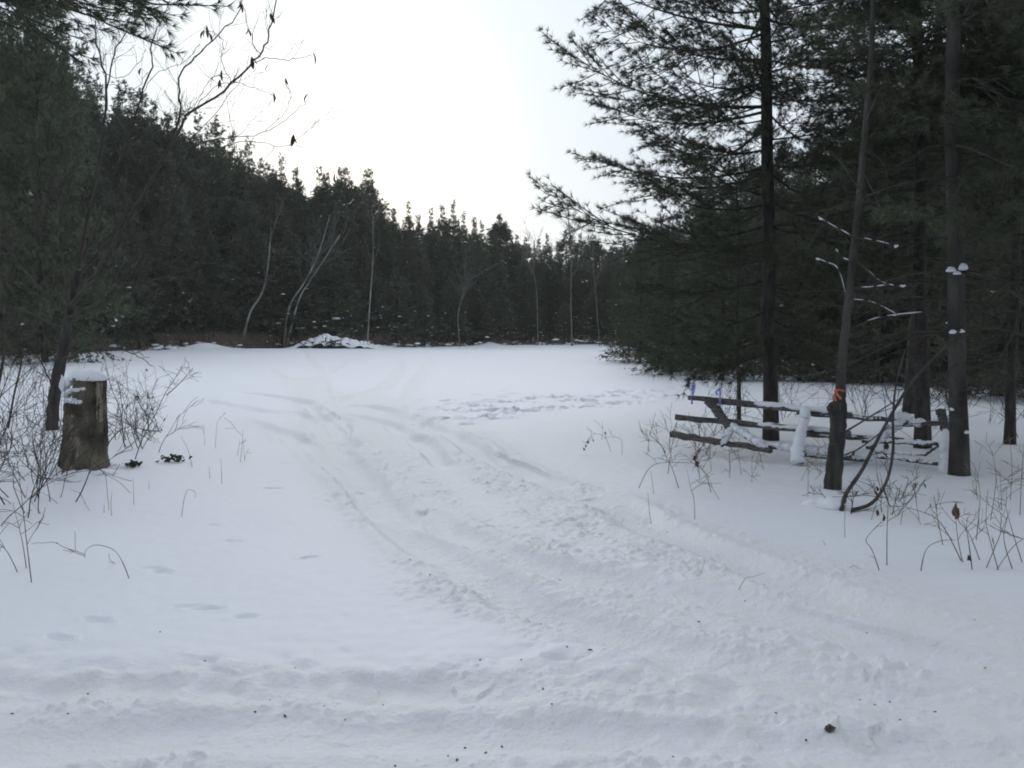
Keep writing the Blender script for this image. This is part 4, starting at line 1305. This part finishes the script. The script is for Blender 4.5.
DL, DR = 12.0, 10.6
r1 = rail(P(689, 397.5, DL), P(852, 415, DR), .050)
r2 = rail(P(676, 417, DL), P(850, 434, DR), .054)
r3 = rail(P(671, 434, DL - .1), P(772, 451, DR + .3), .052, r1=.035)
r3b = rail(P(768, 447, DR + .35), P(852, 457, DR), .03)
snow_roll(r1, .052, .035, start=.46, end=1); snow_roll(r2, .05, .03, start=.52, end=1); snow_roll(r3b, .055, .05)
q = rail(P(708, 400, DL - .35), P(733, 430, DL - .55), .062, 'brace')
q2 = rail(P(729, 425, DL - .5), P(770, 452, DR + .2), .040, 'brace')
snow_roll(q2, .06, .045, end=.95); snow_roll(rail(P(733, 428, DL - .55), P(722, 446, DL - .75), .028, 'brace'), .045, .03)
pc = rail(P(803, 412, DR + .25), P(799, 463, DR + .15), .055, 'post')
clots([(806, 409, DR + .12), (803, 424, DR + .1), (799, 440, DR + .08), (796, 461, DR + .03)], 24, [.06, .07, .06, .066, .062, .075, .09], 5)
# second panel, swinging away, then third panel to the grey trunk
r4 = rail(P(798, 413, DR + .2), P(905, 421, 11.6), .04); r5 = rail(P(798, 434, DR + .2), P(902, 440, 11.6), .042); r6 = rail(P(800, 455, DR + .1), P(905, 463, 11.4), .034)
snow_roll(r4, .035, .022, start=.1, end=.9); snow_roll(r5, .036, .024, start=.1, end=.95); snow_roll(r6, .034, .024, start=.05, end=.9)
r7 = rail(P(893, 425, 11.3), P(942, 423, 10.5), .040); r8 = rail(P(862, 441, 11.0), P(940, 444, 10.4), .030); r9 = rail(P(850, 453, 10.9), P(938, 464, 10.3), .028); r10 = rail(P(875, 452, 10.8), P(925, 455, 10.4), .016); rail(P(925, 455, 10.4), P(940, 445, 10.4), .018)
snow_roll(r7, .05, .045, end=.75); snow_roll(r8, .032, .026); snow_roll(r9, .026, .02, start=.2); snow_roll(r10, .026, .022)
rail(P(940, 410, 10.55), P(946, 432, 10.45), .055, 'post'); rail(P(886, 438, 10.9), P(886, 455, 10.9), .03, 'post')
q = rail(P(905, 421, 11.0), P(868, 449, 10.8), .040, 'brace'); snow_roll(q, .06, .05)
clots([(947, 434, 10.35), (946, 446, 10.3), (947, 458, 10.25), (948, 478, 10.2)], 18, [.05, .09, .06, .07, .12], 6)
mb = MB(); mb.blob(P(866, 456, 10.75), .12, .12, .08, rg, .06, True, 0, 14, 9); part(root, 'snow_load', mb, M['snow']); mb = MB(); mb.blob(P(902, 418, 11.2), .13, .1, .07, rg, .06, True, 0, 14, 9)
part(root, 'snow_load', mb, M['snow'])

ribbon([[P(692, 404, DL - .06), P(692, 392, DL - .05), P(693, 384, DL - .05), P(695, 383, DL - .04)], [P(692, 396, DL - .06), P(694, 390, DL - .07), P(695, 384, DL - .06)]], 'blue and white plastic ribbon tied at the end of the top rail', .027, 'blue', 'blue marker ribbons on the fence')
ribbon([[P(720, 408, DL - .4), P(720, 400, DL - .4), P(720, 392, DL - .4), P(719, 388, DL - .4)], [P(720, 388, DL - .4), P(716, 392, DL - .42), P(718, 395, DL - .42)]], 'blue and white plastic ribbon standing beside the slanted brace', .024, 'blue', 'blue marker ribbons on the fence')

for k, (px, py, h, w, n, lab) in enumerate(((725, 430, .8, .8, 8, 'thin brown shrub growing between the left fence rails'), (790, 418, 1.0, 1.0, 10, 'tangled bare shrub behind the snowy fence post'), (862, 415, 1.1, 1.0, 10, 'tangled bare shrub behind the fence right of the snag'),
                                         (985, 425, 1.1, 1.0, 10, 'tangled bare shrub between the right trunks'), (1040, 440, 1.0, .8, 7, 'tangled bare shrub at the right frame border'), (940, 405, 1.3, 1.2, 9, 'tangled bare shrub behind the paired trunks'),
                                         (830, 400, 1.3, 1.6, 9, 'bare shrub set back under the thicket, left of the snag top'), (690, 452, .4, .5, 9, 'brown tuft of thin stems under the left rail ends'))):
    shrub(px, py, h, w, n, 90 + k, lab, 'twig', 2, .007, 'bare shrubs near the fence')

# ------------------------------------------------------------------ far edge of the field
rb = np.random.RandomState(95)


def birch(pix, D, r, label, group, nb=8, snow=False):
    b = np.array(P(*pix[0], D)); b[2] = gz(b[0], b[1])
    root = thing('birch_tree', b, label, 'tree', group)
    mb = MB(); q = catmull([b - np.array([0, 0, .2])] + [P(x, y, D) for x, y in pix[1:]], 5)
    mb.tube(q, np.linspace(r, r * .3, len(q)) * .68, 6, True, 1, .08, rb)
    part(root, 'trunk', mb, M['twig_grey' if 'bare tree' in label else 'birch'])
    mb = MB()
    for k in range(nb):
        i = rb.randint(len(q) // 2, len(q) - 1); dv = q[i + 1] - q[i]; dv /= np.linalg.norm(dv)
        grow(mb, q[i], dv + rb.normal(size=3) * .45, rb.uniform(1.2, 3.0), .024, rb, 2, 0, .4, None, .2, 3, .010)
    part(root, 'twigs', mb, M['twig_grey'])
    return root


BG = 'pale bare trees along the far edge'
birch([(240, 338), (250, 313), (262, 293), (268, 265), (271, 228)], 77, .17, 'single leaning pale birch, bent upright halfway, left of the twin birches', BG)
birch([(283, 338), (289, 308), (304, 283), (318, 255), (330, 215)], 78, .15, 'left stem of the two pale birches leaning right', BG)
birch([(285, 338), (298, 302), (308, 284), (325, 258), (340, 235)], 78.4, .15, 'right stem of the two pale birches, leaning most', BG)
birch([(367, 338), (370, 300), (373, 256), (373, 215)], 80, .13, 'straight pale birch trunk right of the brush pile', BG, 6)
birch([(460, 335), (458, 315), (464, 290), (466, 245)], 88, .10, 'thin grey bare tree near the middle of the far edge', BG, 10)
birch([(572, 340), (571, 300), (571, 260), (568, 205)], 92, .13, 'many stemmed grey bare tree in the far right corner of the field', BG, 22)
birch([(538, 335), (537, 300), (534, 270), (535, 240)], 94, .09, 'slim grey bare tree left of the many stemmed one', BG, 12)
birch([(600, 340), (597, 310), (594, 270), (592, 222)], 90, .08, 'slim grey bare tree at the corner beside the thicket tip', BG, 12)

# rusty brush along the edge of the wood: one uncountable mass
T = []; tb = MB()
for k in range(20000):
    px = rb.uniform(-120, 640)
    dens = (1.0 if px < 400 else .16) * float(smooth(-.25, .35, perlin(np.array([px / 46.0]), np.array([3.3]), 12))[0]) + (.12 if px < 420 else .03)
    if rb.rand() > dens: continue
    D = interp(DIST, px) - rb.uniform(.3, 4.2); x = (px - 512) / F * D
    h = rb.uniform(.4, 1.5) * (1.0 if px < 420 else .5)
    a = rb.uniform(0, 6.28); w = rb.uniform(.015, .035)
    z = gz(x, D) if k % 20 == 0 else 0
    o = np.array([x, D, -.05]); tip = o + np.array([rb.normal() * .3, rb.normal() * .3, 1]) * h
    s = np.array([math.cos(a), math.sin(a), 0]) * w
    T.append([o - s, o + s, tip])
    for j in range(2):
        m = o + (tip - o) * rb.uniform(.4, .9); e = m + np.array([rb.normal() * .5, rb.normal() * .5, .5]) * h * .45
        T.append([m - s * .6, m + s * .6, e])
T = np.array(T)
T[:, :, 2] += ground(T[:, 0, 0], T[:, 0, 1])[:, None]
mb = MB(); mb.tris(T)
single('undergrowth', mb, M['brush'], (0, 80, 0), 'rusty brown dry brush along the far edge of the field', 'undergrowth', None, 'stuff', False)
# snow caught on that brush
mb = MB()
for k in range(420):
    px = rb.choice([rb.uniform(150, 240), rb.uniform(-60, 620), rb.uniform(290, 400)]); D = interp(DIST, px) - rb.uniform(1, 4.6); x = (px - 512) / F * D
    s = rb.uniform(.08, .3)
    mb.blob([x, D, gz(x, D) + rb.uniform(0, .55) * rb.uniform(0, 1)], s * 1.6, s, s * .5, rb, .2, True, rb.uniform(0, 3), 7, 4)
single('brush_snow', mb, M['snow'], (0, 80, 0), 'clots of snow caught in the brush along the wood edge', 'snow', None, 'stuff')

# the snow covered brush pile
b = P(330, 347, 76.0); b[2] = gz(b[0], b[1])
root = thing('brush_pile', b, 'heap of brush and logs under snow at the far edge, dark branches showing', 'brush pile')
mb = MB(); NX, NY = 60, 24; vs = []
X = np.linspace(-3.9, 4.2, NX)[None, :].repeat(NY, 0).ravel(); Y = np.linspace(-1.6, 1.8, NY)[:, None].repeat(NX, 1).ravel()
prof = np.interp(X, [-3.9, -2.8, -1.8, -.5, .6, 1.6, 2.6, 3.5, 4.2], [0, .28, .75, 1.15, .95, .8, .62, .35, 0])
Z = prof * np.clip(1 - (Y / 1.75) ** 2, 0, 1) ** .6 * (1 + .25 * perlin(X * 1.1, Y * 1.1, 8)) + .16 * perlin(X * 2.7, Y * 2.7, 9) * np.clip(prof * 2, 0, 1) - .06
q = [[i * NX + j, i * NX + j + 1, (i + 1) * NX + j + 1, (i + 1) * NX + j] for i in range(NY - 1) for j in range(NX - 1)]
mb.add(np.stack([X + b[0], Y + b[1], Z + b[2]], -1), q); part(root, 'snow', mb, M['snow'])
mb = MB()
for k in range(46):
    x = rb.normal() * .9 - .1; y = -1.55 + rb.uniform(-.1, .5); z = .15 + rb.uniform(0, .45)
    a = rb.uniform(0, 3.14); l = rb.uniform(.3, 1.3); d = np.array([math.cos(a), rb.normal() * .3 - .2, rb.normal() * .35])
    c = b + np.array([x, y, z])
    mb.tube([c - d * l / 2, c + d * l / 2 + rb.normal(size=3) * .05], rb.uniform(.02, .075), 5, True)
part(root, 'logs', mb, M['twig'])
mb = MB()
for k in range(70):
    x = rb.uniform(-3.4, 3.9); y = rb.uniform(-1.3, .8); z = np.interp(x, [-3.9, -1.8, -.5, 1.6, 3.5, 4.2], [0, .6, .95, .7, .3, 0]) * .8
    grow(mb, b + np.array([x, y, z]), np.array([rb.normal() * .6, rb.normal() * .4, .8]), rb.uniform(.3, .8), .013, rb, 1, 0, .5, None, 0, 2, .009)
part(root, 'twigs', mb, M['brush'])

# ------------------------------------------------------------------ crumbs on the lane
CR = [(68, 584 + 130), (285, 716), (12, 714), (205, 661), (295, 668), (88, 694), (395, 766), (502, 747), (486, 753), (457, 760), (465, 748), (448, 756), (543, 689), (552, 704), (547, 709), (383, 705), (567, 647), (541, 624), (521, 660), (600, 534), (588, 532),
      (667, 532), (745, 601), (699, 622), (722, 638), (867, 633), (776, 713), (761, 717), (806, 740), (673, 757), (678, 765), (985, 668), (975, 620), (480, 660), (324, 706), (270, 700), (590, 650), (630, 690), (655, 560), (764, 585), (725, 575), (505, 673), (860, 700), (875, 705), (890, 702), (935, 712),
      (160, 632), (255, 712), (345, 720), (410, 560), (430, 575), (560, 580), (610, 610), (820, 655), (900, 720)]
rc = np.random.RandomState(99)
for k, (px, py) in enumerate(CR):
    c = on_ground(px, py); s = rc.uniform(.0025, .0052)
    mb = MB(); mb.blob(c + np.array([0, 0, s * .2]), s * rc.uniform(1, 2.4), s, s * .8, rc, .3, False, rc.uniform(0, 3), 7, 5)
    single('dirt_crumb', mb, M['dirt'], tuple(c), 'tiny dark crumb of dirt lying on the driven snow', 'dirt crumb', 'dark crumbs scattered on the lane')
c = on_ground(830, 731); mb = MB(); mb.blob(c + np.array([0, 0, .008]), .017, .015, .017, rc, .22, False, 0, 9, 7)
single('dirt_clod', mb, M['dirt'], tuple(c), 'brown clod of earth on the churned snow, largest of the dark specks', 'clod')

# ------------------------------------------------------------------ haze volume added to lift the dark tree tones
hz = MB()
x0, x1, y0, y1, z0, z1 = -140, 140, -30, 190, -2.0, 34
hz.add([[x0, y0, z0], [x1, y0, z0], [x1, y1, z0], [x0, y1, z0], [x0, y0, z1], [x1, y0, z1], [x1, y1, z1], [x0, y1, z1]],
       [[0, 3, 2, 1], [4, 5, 6, 7], [0, 1, 5, 4], [1, 2, 6, 5], [2, 3, 7, 6], [3, 0, 4, 7]])
hm = bpy.data.materials.new('added_haze'); hm.use_nodes = True
for n_ in list(hm.node_tree.nodes):
    if n_.type == 'BSDF_PRINCIPLED': hm.node_tree.nodes.remove(n_)
pv = hm.node_tree.nodes.new('ShaderNodeVolumePrincipled')
pv.inputs['Density'].default_value = 0.0006; pv.inputs['Color'].default_value = (.96, .95, .86, 1)
hm.node_tree.links.new(pv.outputs[0], hm.node_tree.nodes['Material Output'].inputs['Volume'])
single('haze', hz, hm, (0, 60, 0), 'thin haze added to lift the dark trees and soften the far wood', 'haze', None, 'stuff', False)

# ------------------------------------------------------------------ light
SUN_EL, SUN_AZ = R(11), R(-10)      # azimuth from +Y towards +X
sd = Vector((math.sin(SUN_AZ) * math.cos(SUN_EL), math.cos(SUN_AZ) * math.cos(SUN_EL), math.sin(SUN_EL)))
w = bpy.data.worlds.new('World'); scene.world = w; w.use_nodes = True
nt = w.node_tree; N = nt.nodes.new; Lk = nt.links.new
bg = nt.nodes['Background']
sky = N('ShaderNodeTexSky'); sky.sky_type = 'NISHITA'; sky.sun_disc = False
sky.sun_elevation = SUN_EL; sky.sun_rotation = SUN_AZ
sky.air_density = 1.0; sky.dust_density = 2.0
tc = N('ShaderNodeTexCoord')
dt = N('ShaderNodeVectorMath'); dt.operation = 'DOT_PRODUCT'; dt.inputs[1].default_value = sd
nm = N('ShaderNodeVectorMath'); nm.operation = 'NORMALIZE'
Lk(tc.outputs['Generated'], nm.inputs[0]); Lk(nm.outputs['Vector'], dt.inputs[0])
ramp = N('ShaderNodeValToRGB')   # cloud veil: bright around the hidden sun, dull and bluish overhead and behind
mr = N('ShaderNodeMapRange'); mr.inputs['From Min'].default_value = math.pi; mr.inputs['From Max'].default_value = 0
ac = N('ShaderNodeMath'); ac.operation = 'ARCCOSINE'; Lk(dt.outputs['Value'], ac.inputs[0])
Lk(ac.outputs[0], mr.inputs['Value']); Lk(mr.outputs['Result'], ramp.inputs['Fac'])
e = ramp.color_ramp.elements
e[0].position = 0.0; e[0].color = (.43, .475, .55, 1)
e[1].position = 1.0; e[1].color = (1.0, 1.0, 1.0, 1)
for p_, c_ in ((.5, (.50, .555, .64)), (.8, (.62, .685, .76)), (.89, (.60, .68, .755)), (.935, (.65, .73, .795)), (.96, (.78, .84, .88)), (.98, (.93, .96, .975))):
    q_ = e.new(p_); q_.color = (*c_, 1)
cn = N('ShaderNodeTexNoise'); cn.inputs['Scale'].default_value = 2.2; cn.inputs['Detail'].default_value = 5
Lk(nm.outputs['Vector'], cn.inputs['Vector'])
cm = N('ShaderNodeMapRange'); cm.inputs['To Min'].default_value = 9.3; cm.inputs['To Max'].default_value = 12.2
Lk(cn.outputs['Fac'], cm.inputs['Value'])
vs_ = N('ShaderNodeVectorMath'); vs_.operation = 'SCALE'
Lk(ramp.outputs['Color'], vs_.inputs[0]); Lk(cm.outputs['Result'], vs_.inputs['Scale'])
mx = N('ShaderNodeMix'); mx.data_type = 'RGBA'; mx.inputs['Factor'].default_value = 0.95
Lk(sky.outputs['Color'], mx.inputs['A']); Lk(vs_.outputs['Vector'], mx.inputs['B'])
Lk(mx.outputs['Result'], bg.inputs['Color'])
bg.inputs['Strength'].default_value = 0.1

sl = bpy.data.lights.new('sun', 'SUN'); sl.energy = 0.5; sl.angle = R(50); sl.color = (1.0, .97, .93)
so = bpy.data.objects.new('sun', sl); COL.objects.link(so)
so.rotation_euler = (-sd).to_track_quat('-Z', 'Y').to_euler()

scene.view_settings.view_transform = 'Standard'
scene.view_settings.look = 'None'
scene.view_settings.gamma = 1.0
scene.view_settings.exposure = 0.33
scene.render.engine = 'CYCLES'
scene.cycles.max_bounces = 5
scene.cycles.diffuse_bounces = 4
scene.cycles.filter_width = 1.9
